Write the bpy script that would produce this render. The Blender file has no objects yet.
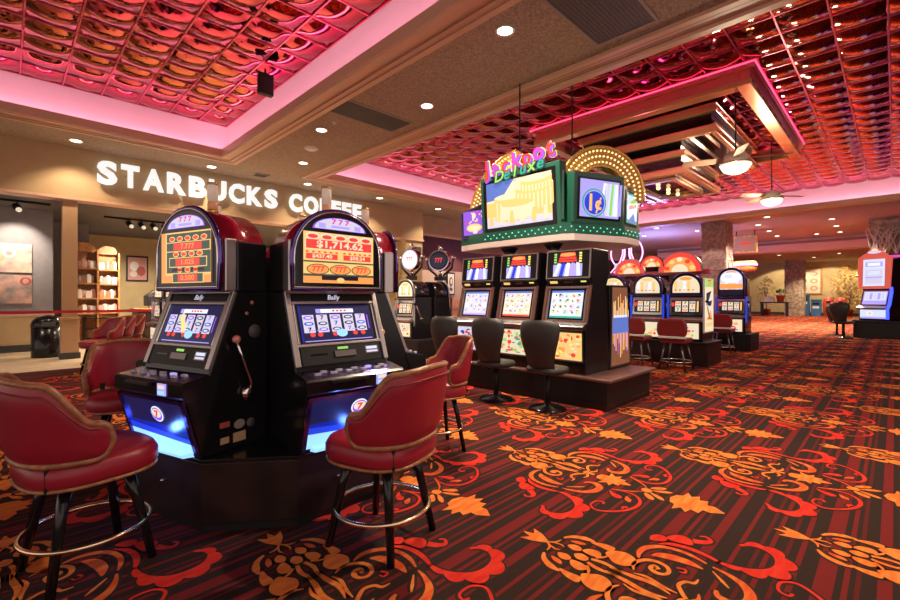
import bpy, bmesh, math, random
from mathutils import Vector, Matrix
random.seed(7)
SC = bpy.context.scene
COL = SC.collection
PI = math.pi
def R(d): return math.radians(d)
def sm(t): t = max(0, min(1, t)); return t*t*(3-2*t)

# ------------------------------------------------------------------ materials
M = {}
def pmat(name, col, rough=.5, metal=0, emit=None, es=0, spec=.5, coat=0, var=0, vscale=8, bump=0, bscale=60, vcol=None, trans=0):
    m = bpy.data.materials.new(name); m.use_nodes = True
    nt = m.node_tree; b = nt.nodes['Principled BSDF']
    b.inputs['Base Color'].default_value = (*col, 1)
    b.inputs['Roughness'].default_value = rough
    b.inputs['Metallic'].default_value = metal
    b.inputs['Specular IOR Level'].default_value = spec
    b.inputs['Coat Weight'].default_value = coat
    b.inputs['Coat Roughness'].default_value = .08
    if trans: b.inputs['Transmission Weight'].default_value = trans
    if emit:
        b.inputs['Emission Color'].default_value = (*emit, 1)
        b.inputs['Emission Strength'].default_value = es
    if var or bump:
        tc = nt.nodes.new('ShaderNodeTexCoord')
        if var:
            n = nt.nodes.new('ShaderNodeTexNoise'); n.inputs['Scale'].default_value = vscale; n.inputs['Detail'].default_value = 5
            nt.links.new(tc.outputs['Object'], n.inputs['Vector'])
            mx = nt.nodes.new('ShaderNodeMixRGB')
            mx.inputs['Color1'].default_value = (*[c*(1-var) for c in col], 1)
            mx.inputs['Color2'].default_value = (*(vcol or [min(1, c*(1+var)) for c in col]), 1)
            r = nt.nodes.new('ShaderNodeValToRGB'); r.color_ramp.elements[0].position = .38; r.color_ramp.elements[1].position = .62
            nt.links.new(n.outputs['Fac'], r.inputs['Fac']); nt.links.new(r.outputs['Color'], mx.inputs['Fac'])
            nt.links.new(mx.outputs['Color'], b.inputs['Base Color'])
        if bump:
            n2 = nt.nodes.new('ShaderNodeTexNoise'); n2.inputs['Scale'].default_value = bscale; n2.inputs['Detail'].default_value = 4
            nt.links.new(tc.outputs['Object'], n2.inputs['Vector'])
            bp = nt.nodes.new('ShaderNodeBump'); bp.inputs['Strength'].default_value = bump; bp.inputs['Distance'].default_value = .02
            nt.links.new(n2.outputs['Fac'], bp.inputs['Height']); nt.links.new(bp.outputs['Normal'], b.inputs['Normal'])
    M[name] = m
    return m
def em(name, col, s=1.0, rough=.25):
    return pmat(name, tuple(c*.25 for c in col), rough, emit=col, es=s)

# ------------------------------------------------------------------ mesh builder
class MB:
    def __init__(s): s.v = []; s.f = []; s.m = []; s.s = []; s.names = []
    def mi(s, m):
        if m not in s.names: s.names.append(m)
        return s.names.index(m)
    def add(s, vs, fs, m, smooth=False):
        o = len(s.v); s.v += [tuple(v) for v in vs]; k = s.mi(m)
        for f in fs: s.f.append([o+i for i in f]); s.m.append(k); s.s.append(smooth)
        return s
    def box(s, x0, y0, z0, x1, y1, z1, m):
        vs = [(x, y, z) for z in (z0, z1) for y in (y0, y1) for x in (x0, x1)]
        return s.add(vs, [(0,2,3,1),(4,5,7,6),(0,1,5,4),(2,6,7,3),(0,4,6,2),(1,3,7,5)], m)
    def prism(s, poly, ax, a0, a1, m, smooth=False):
        def mk(p, a): return (a, p[0], p[1]) if ax == 'x' else (p[0], a, p[1]) if ax == 'y' else (p[0], p[1], a)
        n = len(poly); vs = [mk(p, a0) for p in poly]+[mk(p, a1) for p in poly]
        s.add(vs, [list(range(n))[::-1], list(range(n, 2*n))], m)
        o = len(s.v)-2*n; k = s.mi(m)
        for i in range(n):
            j = (i+1) % n; s.f.append([o+i, o+j, o+n+j, o+n+i]); s.m.append(k); s.s.append(smooth)
        return s
    def tube(s, pts, r, m, n=10, closed=False, up=(0,0,1), flat=1.0):
        pts = [Vector(p) for p in pts]; N = len(pts); rings = []; nrm = None
        for i, p in enumerate(pts):
            a = pts[(i-1) % N] if (closed or i > 0) else p; b = pts[(i+1) % N] if (closed or i < N-1) else p
            t = (b-a).normalized()
            if nrm is None:
                u = Vector(up)
                if abs(u.dot(t)) > .95: u = Vector((1,0,0))
                nrm = (u-t*u.dot(t)).normalized()
            else: nrm = (nrm-t*nrm.dot(t)).normalized()
            bi = t.cross(nrm); rr = r(i/(N-1 if N > 1 else 1)) if callable(r) else r
            rings.append([p+(nrm*math.cos(2*PI*k/n)*rr*flat+bi*math.sin(2*PI*k/n)*rr) for k in range(n)])
        vs = [v for g in rings for v in g]; fs = []
        for i in range(N if closed else N-1):
            j = (i+1) % N
            for k in range(n): l = (k+1) % n; fs.append((i*n+k, i*n+l, j*n+l, j*n+k))
        s.add(vs, fs, m, True)
        if not closed:
            o = len(s.v)-len(vs); km = s.mi(m)
            s.f.append([o+k for k in range(n)][::-1]); s.m.append(km); s.s.append(False)
            s.f.append([o+(N-1)*n+k for k in range(n)]); s.m.append(km); s.s.append(False)
        return s
    def lathe(s, prof, m, n=24, c=(0,0,0), e=None, sx=1, sy=1, smooth=True, cap=True):
        vs = []
        for (r, z) in prof:
            for k in range(n):
                a = 2*PI*k/n; ca, sa = math.cos(a), math.sin(a)
                if e: q = (abs(ca)**e+abs(sa)**e)**(-1/e)
                else: q = 1
                vs.append((c[0]+r*q*ca*sx, c[1]+r*q*sa*sy, c[2]+z))
        fs = []
        for i in range(len(prof)-1):
            for k in range(n): l = (k+1) % n; fs.append((i*n+k, i*n+l, (i+1)*n+l, (i+1)*n+k))
        s.add(vs, fs, m, smooth)
        o = len(s.v)-len(vs); km = s.mi(m)
        for i, rev in ((0, True), (len(prof)-1, False)):
            if cap and prof[i][0] > 1e-5:
                f = [o+i*n+k for k in range(n)]
                s.f.append(f[::-1] if rev else f); s.m.append(km); s.s.append(False)
        return s
    def grid(s, fn, nu, nv, m, smooth=True, wrap=False):
        vs = [fn(i/nu, j/nv) for i in range(nu+(0 if wrap else 1)) for j in range(nv+1)]; W = nv+1; fs = []
        K = nu if wrap else nu+1
        for i in range(nu):
            for j in range(nv):
                i2 = (i+1) % K; fs.append((i*W+j, i2*W+j, i2*W+j+1, i*W+j+1))
        return s.add(vs, fs, m, smooth)
    def ball(s, c, r, m, n=12, sx=1, sy=1, sz=1):
        return s.lathe([(max(1e-6, r*math.sin(PI*i/8)), -r*math.cos(PI*i/8)*sz) for i in range(9)], m, n, c, sx=sx, sy=sy)
    def torus(s, c, R_, r, m, n=40, k=8):
        return s.tube([(c[0]+R_*math.cos(2*PI*i/n), c[1]+R_*math.sin(2*PI*i/n), c[2]) for i in range(n)], r, m, k, True)
    def build(s, name, parent=None, bevel=0, loc=None, rz=0, seg=2, weld=False):
        me = bpy.data.meshes.new(name)
        bm = bmesh.new()
        bv = [bm.verts.new(v) for v in s.v]
        for f, mi, sf in zip(s.f, s.m, s.s):
            try: fc = bm.faces.new([bv[i] for i in f])
            except ValueError: continue
            fc.material_index = mi; fc.smooth = sf
        if weld: bmesh.ops.remove_doubles(bm, verts=bm.verts, dist=1e-5)
        bmesh.ops.recalc_face_normals(bm, faces=bm.faces)
        bm.to_mesh(me); bm.free()
        for n in s.names: me.materials.append(M[n])
        o = bpy.data.objects.new(name, me); COL.objects.link(o)
        if parent: o.parent = parent
        if loc: o.location = loc
        o.rotation_euler.z = rz
        if bevel:
            b = o.modifiers.new('bevel', 'BEVEL'); b.width = bevel; b.segments = seg; b.limit_method = 'ANGLE'; b.angle_limit = R(40)
        return o

class Plane:                      # art laid on a face: u to the viewer's right, v up, n out of the face
    def __init__(s, mb, O, U=(1,0,0), V=(0,0,1)):
        s.mb = mb; s.O = Vector(O); s.U = Vector(U).normalized(); s.V = Vector(V).normalized(); s.N = s.U.cross(s.V).normalized()
    def p(s, u, v, h=0): return s.O+s.U*u+s.V*v+s.N*h
    def rect(s, u0, v0, u1, v1, h, m): s.mb.add([s.p(u0,v0,h), s.p(u1,v0,h), s.p(u1,v1,h), s.p(u0,v1,h)], [(0,1,2,3)], m)
    def poly(s, pts, h, m): s.mb.add([s.p(a,b,h) for a, b in pts], [tuple(range(len(pts)))], m)
    def slab(s, pts, h0, h1, m):
        n = len(pts); vs = [s.p(a,b,h0) for a, b in pts]+[s.p(a,b,h1) for a, b in pts]
        s.mb.add(vs, [tuple(range(n))[::-1], tuple(range(n, 2*n))]+[(i, (i+1) % n, n+(i+1) % n, n+i) for i in range(n)], m)
    def block(s, u0, v0, u1, v1, h0, h1, m): s.slab([(u0,v0),(u1,v0),(u1,v1),(u0,v1)], h0, h1, m)
    def ell(s, u, v, a, b, h, m, n=16): s.poly([(u+a*math.cos(2*PI*k/n), v+b*math.sin(2*PI*k/n)) for k in range(n)], h, m)
    def text(s, body, u, v, size, h, m, bold=.02, sx=1, depth=0, shear=0, rot=0):
        vs, fs = text_geo(body, bold, depth/size if depth else 0)
        c, sn = math.cos(rot), math.sin(rot); out = []
        for (a, b, z) in vs:
            a = (a+shear*b)*sx*size; b = b*size
            out.append(s.p(u+a*c-b*sn, v+a*sn+b*c, h+z*size))
        s.mb.add(out, fs, m)

_tc = {}
def text_geo(body, bold=.02, depth=0):
    k = (body, bold, depth)
    if k in _tc: return _tc[k]
    cu = bpy.data.curves.new('t', 'FONT'); cu.body = body; cu.size = 1; cu.offset = bold; cu.extrude = depth/2
    cu.align_x = 'CENTER'; cu.align_y = 'CENTER'; cu.resolution_u = 3
    o = bpy.data.objects.new('t', cu); COL.objects.link(o)
    dg = bpy.context.evaluated_depsgraph_get(); dg.update()
    me = bpy.data.meshes.new_from_object(o.evaluated_get(dg))
    vs = [(v.co.x, v.co.y, v.co.z+depth/2) for v in me.vertices]; fs = [tuple(p.vertices) for p in me.polygons]
    bpy.data.objects.remove(o); bpy.data.curves.remove(cu); bpy.data.meshes.remove(me)
    _tc[k] = (vs, fs)
    return _tc[k]

# ------------------------------------------------------------------ scene tree helpers
def tag(o, label, cat, group=None, kind=None):
    o['label'] = label; o['category'] = cat
    if group: o['group'] = group
    if kind: o['kind'] = kind
    return o
def thing(name, label, cat, loc=(0,0,0), rz=0, group=None):
    o = bpy.data.objects.new(name, None); o.empty_display_size = .1; COL.objects.link(o)
    o.location = loc; o.rotation_euler.z = rz
    return tag(o, label, cat, group)
def struct(o): o['kind'] = 'structure'; return o
def dup(root, loc, rz=None, label=None, group=None):
    r = root.copy(); COL.objects.link(r); r.location = loc
    if rz is not None: r.rotation_euler.z = rz
    if label: r['label'] = label
    if group: r['group'] = group
    for ch in list(root.children):
        c = ch.copy(); COL.objects.link(c); c.parent = r
        for g in list(ch.children):
            d = g.copy(); COL.objects.link(d); d.parent = c
    return r
def cw(X, Z, z=0): return ((Z+X)/2**.5, (Z-X)/2**.5, z)      # right/forward of the tripod -> room axes
def spline(pts, n=6, closed=False):
    pts = [tuple(p) for p in pts]; N = len(pts); out = []
    for i in range(N if closed else N-1):
        p0 = pts[(i-1) % N] if (closed or i > 0) else pts[0]; p1 = pts[i]; p2 = pts[(i+1) % N]
        p3 = pts[(i+2) % N] if (closed or i+2 < N) else p2
        for k in range(n):
            t = k/n
            out.append(tuple(.5*((2*b)+(c-a)*t+(2*a-5*b+4*c-d)*t*t+(3*b-a-3*c+d)*t**3) for a, b, c, d in zip(p0, p1, p2, p3)))
    if not closed: out.append(pts[-1])
    return out

# ------------------------------------------------------------------ palette
pmat('black_gloss', (.009,.008,.010), .2, spec=.35, coat=.12)
pmat('black_satin', (.012,.011,.012), .45, spec=.3)
pmat('black_vinyl', (.022,.021,.022), .5, bump=.15, bscale=180)
pmat('base_wood', (.020,.009,.008), .38, spec=.35, var=.35, vscale=5)
pmat('lip_wood', (.12,.055,.045), .3)
pmat('chrome', (.78,.76,.76), .14, 1)
pmat('silver', (.48,.43,.43), .3, .9)
pmat('dark_steel', (.22,.2,.2), .3, 1)
pmat('violet_chrome', (.12,.08,.30), .14, .9)
pmat('red_lacquer', (.40,.012,.035), .16, .35, coat=.8)
pmat('red_vinyl', (.31,.012,.028), .36, bump=.06, bscale=120)
pmat('red_vinyl_dark', (.25,.02,.02), .4)
pmat('brass_wood', (.34,.135,.055), .3, var=.25, vscale=30)
pmat('brass', (.80,.62,.40), .2, 1)
pmat('gold', (.85,.52,.16), .25, .9)
pmat('button_grey', (.5,.5,.58), .3)
pmat('clear_tube', (.75,.60,.50), .2, emit=(.9,.65,.5), es=.2); pmat('amber_tube', (.70,.30,.14), .2, emit=(.9,.4,.2), es=.15)
pmat('red_ball', (.7,.25,.2), .2, coat=.5)
pmat('white_plain', (.78,.76,.72), .5)
pmat('tan_wall', (.56,.42,.22), .8, var=.05, vscale=3)
pmat('fascia_tan', (.47,.32,.165), .75, var=.04, vscale=2)
pmat('pillar_tan', (.46,.28,.14), .6)
pmat('grey_wall', (.235,.22,.235), .8, var=.04)
pmat('dark_grey', (.10,.09,.095), .7)
pmat('soffit', (.36,.28,.215), .85, var=.28, vscale=42, bump=.25, bscale=60)
pmat('trim_tan', (.66,.41,.28), .4)
pmat('trim_dark', (.30,.13,.08), .5)
pmat('cove_white', (.80,.72,.74), .6)
pmat('vent_grey', (.10,.095,.095), .55, var=.2, vscale=60)
pmat('vent_frame', (.30,.26,.22), .5)
pmat('maroon_wall', (.14,.045,.045), .7)
pmat('pink_wall', (.46,.33,.27), .8)
pmat('wood_orange', (.50,.22,.07), .45, var=.2, vscale=12)
pmat('tan_tile', (.50,.38,.25), .5, var=.12, vscale=3)
pmat('baseboard_dark', (.045,.045,.042), .4)
pmat('sage_dark', (.09,.11,.09), .5)
em('letter_white', (1,.99,.97), .9)
em('lamp_warm', (1,.86,.62), 9)
em('lamp_dim', (1,.86,.62), .7)
em('pink_led', (1,.34,.50), 17)
em('red_neon', (1,.06,.16), 2.6)
em('pink_neon', (1,.35,.8), 3)
em('s_navy', (.012,.012,.07), .9); em('s_blue', (.02,.06,.75), .9); em('s_deep', (.006,.02,.33), .9)
em('s_cyan', (.30,.62,1), 1.25); em('s_ice', (.62,.72,1), 1.1); em('s_white', (.95,.95,1), 1.0)
em('s_lilac', (.45,.38,.95), 1.0); em('s_pale', (.75,.70,.90), .9); em('s_red', (.85,.06,.045), 1.0); em('s_orange', (.95,.35,.09), 1.0)
em('s_amber', (.98,.60,.20), 1.0); em('s_cream', (.95,.80,.55), .9); em('s_green', (.05,.09,.07), .9); em('s_yellow', (.95,.85,.18), 1.0)
em('s_lime', (.35,.75,.15), .9); em('s_teal', (.03,.42,.30), 1.0); em('s_magenta', (.75,.06,.45), 1.0); em('s_purple', (.30,.10,.75), 1.0)
em('s_dark', (.02,.015,.03), .6); em('s_sky', (.12,.20,.62), .9); em('s_brown', (.25,.10,.05), .8)
em('neon_blue', (.035,.06,1), 3); em('bulb_gold', (1,.70,.30), 2.2); em('bulb_green', (.1,.9,.55), 1.3); em('globe', (1,.83,.62), 1.5)
pmat('sign_green', (.015,.10,.07), .3, coat=.4)
pmat('sign_under', (.75,.62,.60), .5)
pmat('gold_face', (.62,.33,.09), .4, .3, var=.2, vscale=40)
pmat('stone_mauve', (.36,.23,.21), .85, var=.25, vscale=7, bump=.5, bscale=14)
pmat('stone_tan', (.40,.30,.20), .85, var=.35, vscale=6, bump=.6, bscale=14)
pmat('leaf_gold', (.75,.50,.12), .6, var=.4, vscale=9)
pmat('leaf_green', (.10,.22,.06), .6, var=.3)
pmat('bark', (.36,.28,.22), .8); pmat('branch_white', (.66,.58,.50), .8)
pmat('terracotta', (.45,.09,.04), .6); pmat('bin_blue', (.03,.16,.38), .4); pmat('bin_red', (.50,.06,.03), .4)
pmat('coral', (.80,.16,.12), .35, emit=(.9,.16,.12), es=.45)
pmat('belt_red', (.62,.02,.04), .6)
pmat('fan_blade', (.30,.17,.11), .5); pmat('paper_cream', (.72,.66,.55), .6); pmat('paper_rose', (.62,.30,.28), .6); pmat('paper_brown', (.34,.16,.08), .5)
pmat('canvas_pink', (.62,.40,.40), .7, var=.35, vscale=3, vcol=(.70,.58,.45)); pmat('canvas_teal', (.40,.36,.34), .7, var=.4, vscale=4, vcol=(.62,.36,.30)); pmat('paint_red', (.42,.08,.06), .6); pmat('paint_ochre', (.55,.36,.18), .6)
pmat('glass_globe', (.85,.8,.72), .15, emit=(1,.8,.55), es=.6)
pmat('mirror_black', (.012,.009,.008), .05, spec=.9)
pmat('gold_band', (.80,.42,.20), .22, .55, coat=.3)
pmat('red_band', (.80,.16,.15), .25, .35, coat=.4)
# ------------------------------------------------------------------ carpet
def carpet_mat():
    m = bpy.data.materials.new('carpet_ground'); m.use_nodes = True; nt = m.node_tree; b = nt.nodes['Principled BSDF']
    b.inputs['Roughness'].default_value = .95; b.inputs['Specular IOR Level'].default_value = .1
    tc = nt.nodes.new('ShaderNodeTexCoord'); sp = nt.nodes.new('ShaderNodeSeparateXYZ'); nt.links.new(tc.outputs['Object'], sp.inputs[0])
    md = nt.nodes.new('ShaderNodeMath'); md.operation = 'MULTIPLY'; md.inputs[1].default_value = 1/.707
    fr = nt.nodes.new('ShaderNodeMath'); fr.operation = 'FLOORED_MODULO'; fr.inputs[1].default_value = 1
    nt.links.new(sp.outputs['Y'], md.inputs[0]); nt.links.new(md.outputs[0], fr.inputs[0])
    rp = nt.nodes.new('ShaderNodeValToRGB'); rp.color_ramp.interpolation = 'CONSTANT'
    dark = (.027,.014,.011,1); red = (.135,.013,.012,1); mid = (.085,.012,.011,1)
    st = [(0, dark)]
    for a, c, col in ((.006,.06,red),(.118,.137,mid),(.16,.18,red),(.208,.282,red),(.35,.373,red),(.41,.43,mid),(.48,.502,red),(.525,.545,mid),(.61,.632,red)):
        st += [(a/.707, col), (c/.707, dark)]
    els = rp.color_ramp.elements
    els[0].position = 0; els[0].color = dark; els[1].position = st[1][0]; els[1].color = st[1][1]
    for p, c in st[2:]:
        e = els.new(p); e.color = c
    nt.links.new(fr.outputs[0], rp.inputs['Fac'])
    n = nt.nodes.new('ShaderNodeTexNoise'); n.inputs['Scale'].default_value = 260; n.inputs['Detail'].default_value = 2
    nt.links.new(tc.outputs['Object'], n.inputs['Vector'])
    hs = nt.nodes.new('ShaderNodeMixRGB'); hs.blend_type = 'MULTIPLY'; hs.inputs['Fac'].default_value = .6
    cr = nt.nodes.new('ShaderNodeValToRGB'); cr.color_ramp.elements[0].color = (.55,.55,.55,1); cr.color_ramp.elements[1].color = (1.4,1.4,1.4,1)
    nt.links.new(n.outputs['Fac'], cr.inputs['Fac'])
    nt.links.new(rp.outputs['Color'], hs.inputs['Color1']); nt.links.new(cr.outputs['Color'], hs.inputs['Color2'])
    nt.links.new(hs.outputs['Color'], b.inputs['Base Color'])
    M['carpet_ground'] = m
carpet_mat()
def yarn(name, col, col2):
    m = pmat(name, col, .95, spec=.1, var=.001, vscale=5, vcol=col2)
    n = [x for x in m.node_tree.nodes if x.type == 'TEX_NOISE'][0]
    mp = m.node_tree.nodes.new('ShaderNodeMapping'); mp.inputs['Scale'].default_value = (2.2, 9, 1)
    tc = [x for x in m.node_tree.nodes if x.type == 'TEX_COORD'][0]
    m.node_tree.links.new(tc.outputs['Object'], mp.inputs['Vector']); m.node_tree.links.new(mp.outputs['Vector'], n.inputs['Vector'])
    n.inputs['Scale'].default_value = 3
yarn('yarn_orange', (.57,.12,.019), (.66,.20,.038)); yarn('yarn_red', (.46,.017,.012), (.56,.035,.016)); yarn('yarn_mix', (.52,.055,.014), (.60,.14,.026))
pmat('yarn_dark', (.033,.017,.013), .95, spec=.1)

def motif():
    """one half-drop repeat of the woven scroll pattern as flat polygons (s along the stem, t across it, material, layer)"""
    out = []
    def stroke(pts, w, m, n=7, scal=0):
        p = spline(pts, n); N = len(p); q = []
        for i in range(N):
            a = p[max(0, i-1)]; b = p[min(N-1, i+1)]; dx, dy = b[0]-a[0], b[1]-a[1]; l = math.hypot(dx, dy) or 1
            u = i/(N-1)*(len(w)-1); k = min(int(u), len(w)-2); ww = (w[k]+(w[k+1]-w[k])*(u-k))/2
            q.append((p[i], (-dy/l, dx/l), ww))
        for lay, ex, mm in ((0, .015, 'yarn_dark'), (1, 0, m)):
            L = []; Rr = []
            for i, (c, nn, ww) in enumerate(q):
                k = 1+scal*(abs(math.sin(i/(N-1)*PI*6.5))**.7-.5) if scal else 1
                L.append((c[0]+nn[0]*(ww*(.75 if scal else 1)+ex), c[1]+nn[1]*(ww*(.75 if scal else 1)+ex))); Rr.append((c[0]-nn[0]*(ww*k+ex), c[1]-nn[1]*(ww*k+ex)))
            for i in range(N-1): out.append(([L[i], L[i+1], Rr[i+1], Rr[i]], mm, lay))
    def blob(pts, m, smooth=True, n=4):
        p = spline(pts, n, True) if smooth else list(pts)
        cx = sum(a for a, b in p)/len(p); cy = sum(b for a, b in p)/len(p)
        g = []
        for a, b in p:
            l = math.hypot(a-cx, b-cy) or 1; g.append((a+(a-cx)/l*.016, b+(b-cy)/l*.016))
        out.append((g, 'yarn_dark', 0)); out.append((p, m, 1))
    def axial(half, m):       # a figure lying on the stem, mirrored about it
        blob(half+[(s, -t) for s, t in half[::-1] if abs(t) > 1e-6], m, False)
    axial([(.02,0),(.085,.022),(.05,.07),(.125,.05),(.16,.03),(.20,.004)], 'yarn_orange')
    axial([(1.0,.0),(1.015,.045),(1.05,.055),(1.075,.05),(1.06,.12),(1.115,.075),(1.15,.115),(1.155,.06),(1.205,.07),(1.20,.035),(1.265,.006)], 'yarn_orange')
    axial([(1.545,.004),(1.565,.07),(1.60,.09),(1.61,.17),(1.65,.11),(1.69,.16),(1.705,.095),(1.755,.115),(1.765,.05),(1.81,.055),(1.88,.003)], 'yarn_orange')
    blob([(1.345,0),(1.36,.028),(1.385,.034),(1.41,.026),(1.42,0),(1.41,-.026),(1.385,-.034),(1.36,-.028)], 'yarn_orange')
    blob([(.36,0),(.39,.03),(.43,.022),(.44,0),(.43,-.022),(.39,-.03)], 'yarn_orange')
    blob([(.885,0),(.90,.03),(.93,.018),(.975,.012),(.975,-.012),(.93,-.018),(.90,-.03)], 'yarn_orange')
    h0 = len(out)
    stroke([(.19,.0),(.225,.03),(.235,.075)], [.012,.016,.004], 'yarn_orange')
    stroke([(.225,.02),(.26,.03),(.285,.02)], [.01,.012,.006], 'yarn_orange')
    stroke([(.235,.105),(.27,.155),(.33,.185),(.385,.19)], [.012,.03,.04,.012], 'yarn_orange')
    blob([(.37,.17),(.42,.205),(.485,.215),(.50,.19),(.48,.16),(.43,.165)], 'yarn_orange')
    blob([(.475,.135),(.51,.19),(.57,.21),(.625,.18),(.635,.13),(.60,.085),(.55,.075),(.51,.10)], 'yarn_orange')
    blob([(.29,.05),(.32,.085),(.36,.08),(.37,.05),(.335,.03)], 'yarn_orange')
    blob([(.375,.06),(.40,.105),(.45,.115),(.475,.08),(.44,.05)], 'yarn_orange')
    blob([(.28,.10),(.31,.13),(.36,.135),(.34,.105)], 'yarn_mix')
    stroke([(.45,.02),(.52,.035),(.62,.02)], [.02,.026,.006], 'yarn_orange')
    stroke([(.46,.05),(.49,.085),(.50,.12)], [.02,.016,.006], 'yarn_orange')
    stroke([(.55,.02),(.66,.03),(.76,.045),(.85,.02)], [.006,.03,.03,.006], 'yarn_orange')
    stroke([(.66,.06),(.72,.075),(.80,.055),(.87,.05)], [.006,.02,.022,.006], 'yarn_orange')
    # big volute
    stroke([(.735,.175),(.715,.19),(.71,.165),(.735,.145),(.77,.155),(.785,.19),(.765,.23),(.715,.245),(.665,.225),(.635,.18),(.63,.13),(.65,.085)], [.035,.04,.034,.028,.02,.02,.022,.026,.026,.024,.02,.006], 'yarn_orange')
    stroke([(.625,.21),(.605,.27),(.615,.34),(.665,.405),(.74,.435),(.82,.435),(.90,.41)], [.008,.03,.036,.032,.028,.026,.01], 'yarn_mix')
    stroke([(.665,.285),(.70,.32),(.76,.345),(.83,.355),(.90,.345)], [.008,.05,.06,.05,.008], 'yarn_mix')
    stroke([(.65,.43),(.70,.475),(.78,.50),(.87,.495),(.95,.47)], [.008,.03,.034,.03,.012], 'yarn_red')
    blob([(.60,.44),(.585,.49),(.615,.535),(.655,.53),(.67,.49),(.64,.46)], 'yarn_red')
    blob([(.66,.52),(.67,.58),(.72,.62),(.77,.60),(.79,.55),(.74,.525)], 'yarn_red')
    stroke([(.78,.60),(.83,.63),(.85,.67),(.82,.70),(.79,.68)], [.05,.04,.025,.016,.01], 'yarn_red')
    # feathered ring
    stroke([(.93,.475),(1.02,.48),(1.10,.51),(1.165,.575),(1.185,.665),(1.155,.755),(1.085,.80),(1.02,.785),(.985,.735)], [.012,.04,.07,.085,.085,.075,.06,.04,.014], 'yarn_red', 9, 1.1)
    # inner curls
    stroke([(.915,.035),(.885,.07),(.855,.12),(.87,.17),(.905,.19),(.91,.235)], [.02,.022,.02,.02,.018,.006], 'yarn_orange')
    stroke([(.93,.03),(.955,.07),(.945,.115)], [.02,.02,.006], 'yarn_orange')
    stroke([(.80,.26),(.835,.275),(.845,.245),(.82,.235)], [.01,.014,.012,.006], 'yarn_red')
    # hook
    stroke([(.93,.40),(1.0,.385),(1.075,.345),(1.12,.275),(1.12,.20),(1.07,.155),(1.015,.165),(.995,.205)], [.01,.025,.04,.05,.05,.045,.032,.014], 'yarn_mix')
    stroke([(.94,.36),(1.0,.30),(1.035,.265)], [.006,.018,.006], 'yarn_orange')
    # thin double scroll
    stroke([(1.37,.035),(1.325,.085),(1.26,.125),(1.195,.155)], [.008,.014,.014,.008], 'yarn_mix')
    stroke([(1.195,.165),(1.27,.135),(1.36,.145),(1.42,.21),(1.435,.30),(1.41,.40),(1.345,.49),(1.265,.54),(1.205,.50),(1.205,.42),(1.245,.40),(1.26,.43)], [.01,.016,.018,.02,.024,.022,.018,.016,.015,.014,.014,.016], 'yarn_red', 6)
    blob([(1.19,.19),(1.23,.25),(1.28,.275),(1.31,.25),(1.28,.22),(1.24,.215)], 'yarn_red')
    blob([(1.32,.20),(1.335,.26),(1.375,.275),(1.37,.235),(1.35,.22)], 'yarn_mix')
    stroke([(1.40,.36),(1.375,.38),(1.385,.41)], [.03,.02,.008], 'yarn_red')
    # bud sprig
    blob([(1.415,.02),(1.455,.025),(1.51,.05),(1.535,.085),(1.50,.085),(1.45,.055)], 'yarn_orange')
    blob([(1.39,.05),(1.42,.055),(1.47,.095),(1.475,.13),(1.44,.125),(1.40,.085)], 'yarn_orange')
    half = out[h0:]
    out += [([(s, -t) for s, t in p[::-1]], m, l) for p, m, l in half]
    return out
def make_carpet():
    mb = MB()
    mb.add([(-8,-9,0),(48,-9,0),(48,11.6,0),(-8,11.6,0)], [(0,1,2,3)], 'carpet_ground')
    mo = motif()
    for i in range(-4, 41):
        xc = 3.3+1.1*i
        for k in range(-3, 8):
            yt = .54+2.12*k+(1.06 if i % 2 else 0)
            yc = yt-.95; d = (xc+yc)/2**.5; X = (xc-yc)/2**.5
            if yt > 11.5 or yt < 1.0-1.2 or d < .7 or abs(X) > 1.15*d+1.6: continue
            big = d < 20
            for p, m, l in mo:
                if not big and (m == 'yarn_dark'): continue
                mb.add([(xc+t, yt-s, .0012+.0012*l) for s, t in p], [tuple(range(len(p)))], m)
    o = mb.build('floor'); struct(o)
make_carpet()
f2 = MB()
f2.add([(-8,11.6,.001),(48,11.6,.001),(48,22,.001),(-8,22,.001)], [(0,1,2,3)], 'tan_tile')
struct(f2.build('floor'))

# ------------------------------------------------------------------ ceiling, coves, coffers
def tile_mat():
    m = pmat('ceiling_tile', (.46,.018,.10), .08, 1, var=.001, vscale=.45, vcol=(.34,.08,.035), coat=.12)  # bronze drift in the tile colour stands in for warm reflections
    return m
tile_mat()
pmat('tile_bar', (.75,.10,.20), .3, .6)
Z0 = 4.87
sf = MB()
def slab(x0, y0, x1, y1, z=Z0, t=.5, m='soffit', b=None): (b or sf).box(x0, y0, z, x1, y1, z+t, m)
slab(-8,12.0,48,22.2); slab(4.2,-9,5.97,12.0); slab(22.2,-9,48,12.0); slab(-8,-9,-4.2,12.0)
struct(sf.build('ceiling'))
def ogee(name, path_fn, a, b):        # stepped crown along one coffer edge: path_fn(o, z) with o measured inwards from the soffit edge
    mb = MB()
    prof = [(0,Z0-.005),(0,Z0-.05),(.10,Z0-.05),(.11,Z0-.035),(.20,Z0-.035),(.21,Z0-.02),(.32,Z0-.02),(.34,Z0-.06),(.46,Z0-.06),(.49,Z0-.03),(.49,Z0+.13),(.46,Z0+.13),(.46,Z0+.03),(0,Z0+.03)]
    vs = []; n = len(prof)
    for end in (a, b):
        for o, z in prof: vs.append(path_fn(o, z, end))
    fs = [(i, (i+1) % n, n+(i+1) % n, n+i) for i in range(n)]+[tuple(range(n)), tuple(range(n, 2*n))[::-1]]
    mb.add(vs, fs, 'trim_tan')
    for o0, o1, z in ((.096,.112,Z0-.0515),(.198,.212,Z0-.0365),(.312,.322,Z0-.0215)):
        vs = [path_fn(o0,z,a), path_fn(o1,z,a), path_fn(o1,z,b), path_fn(o0,z,b)]; mb.add(vs, [(0,1,2,3)], 'trim_dark')
    struct(mb.build(name))
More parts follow.
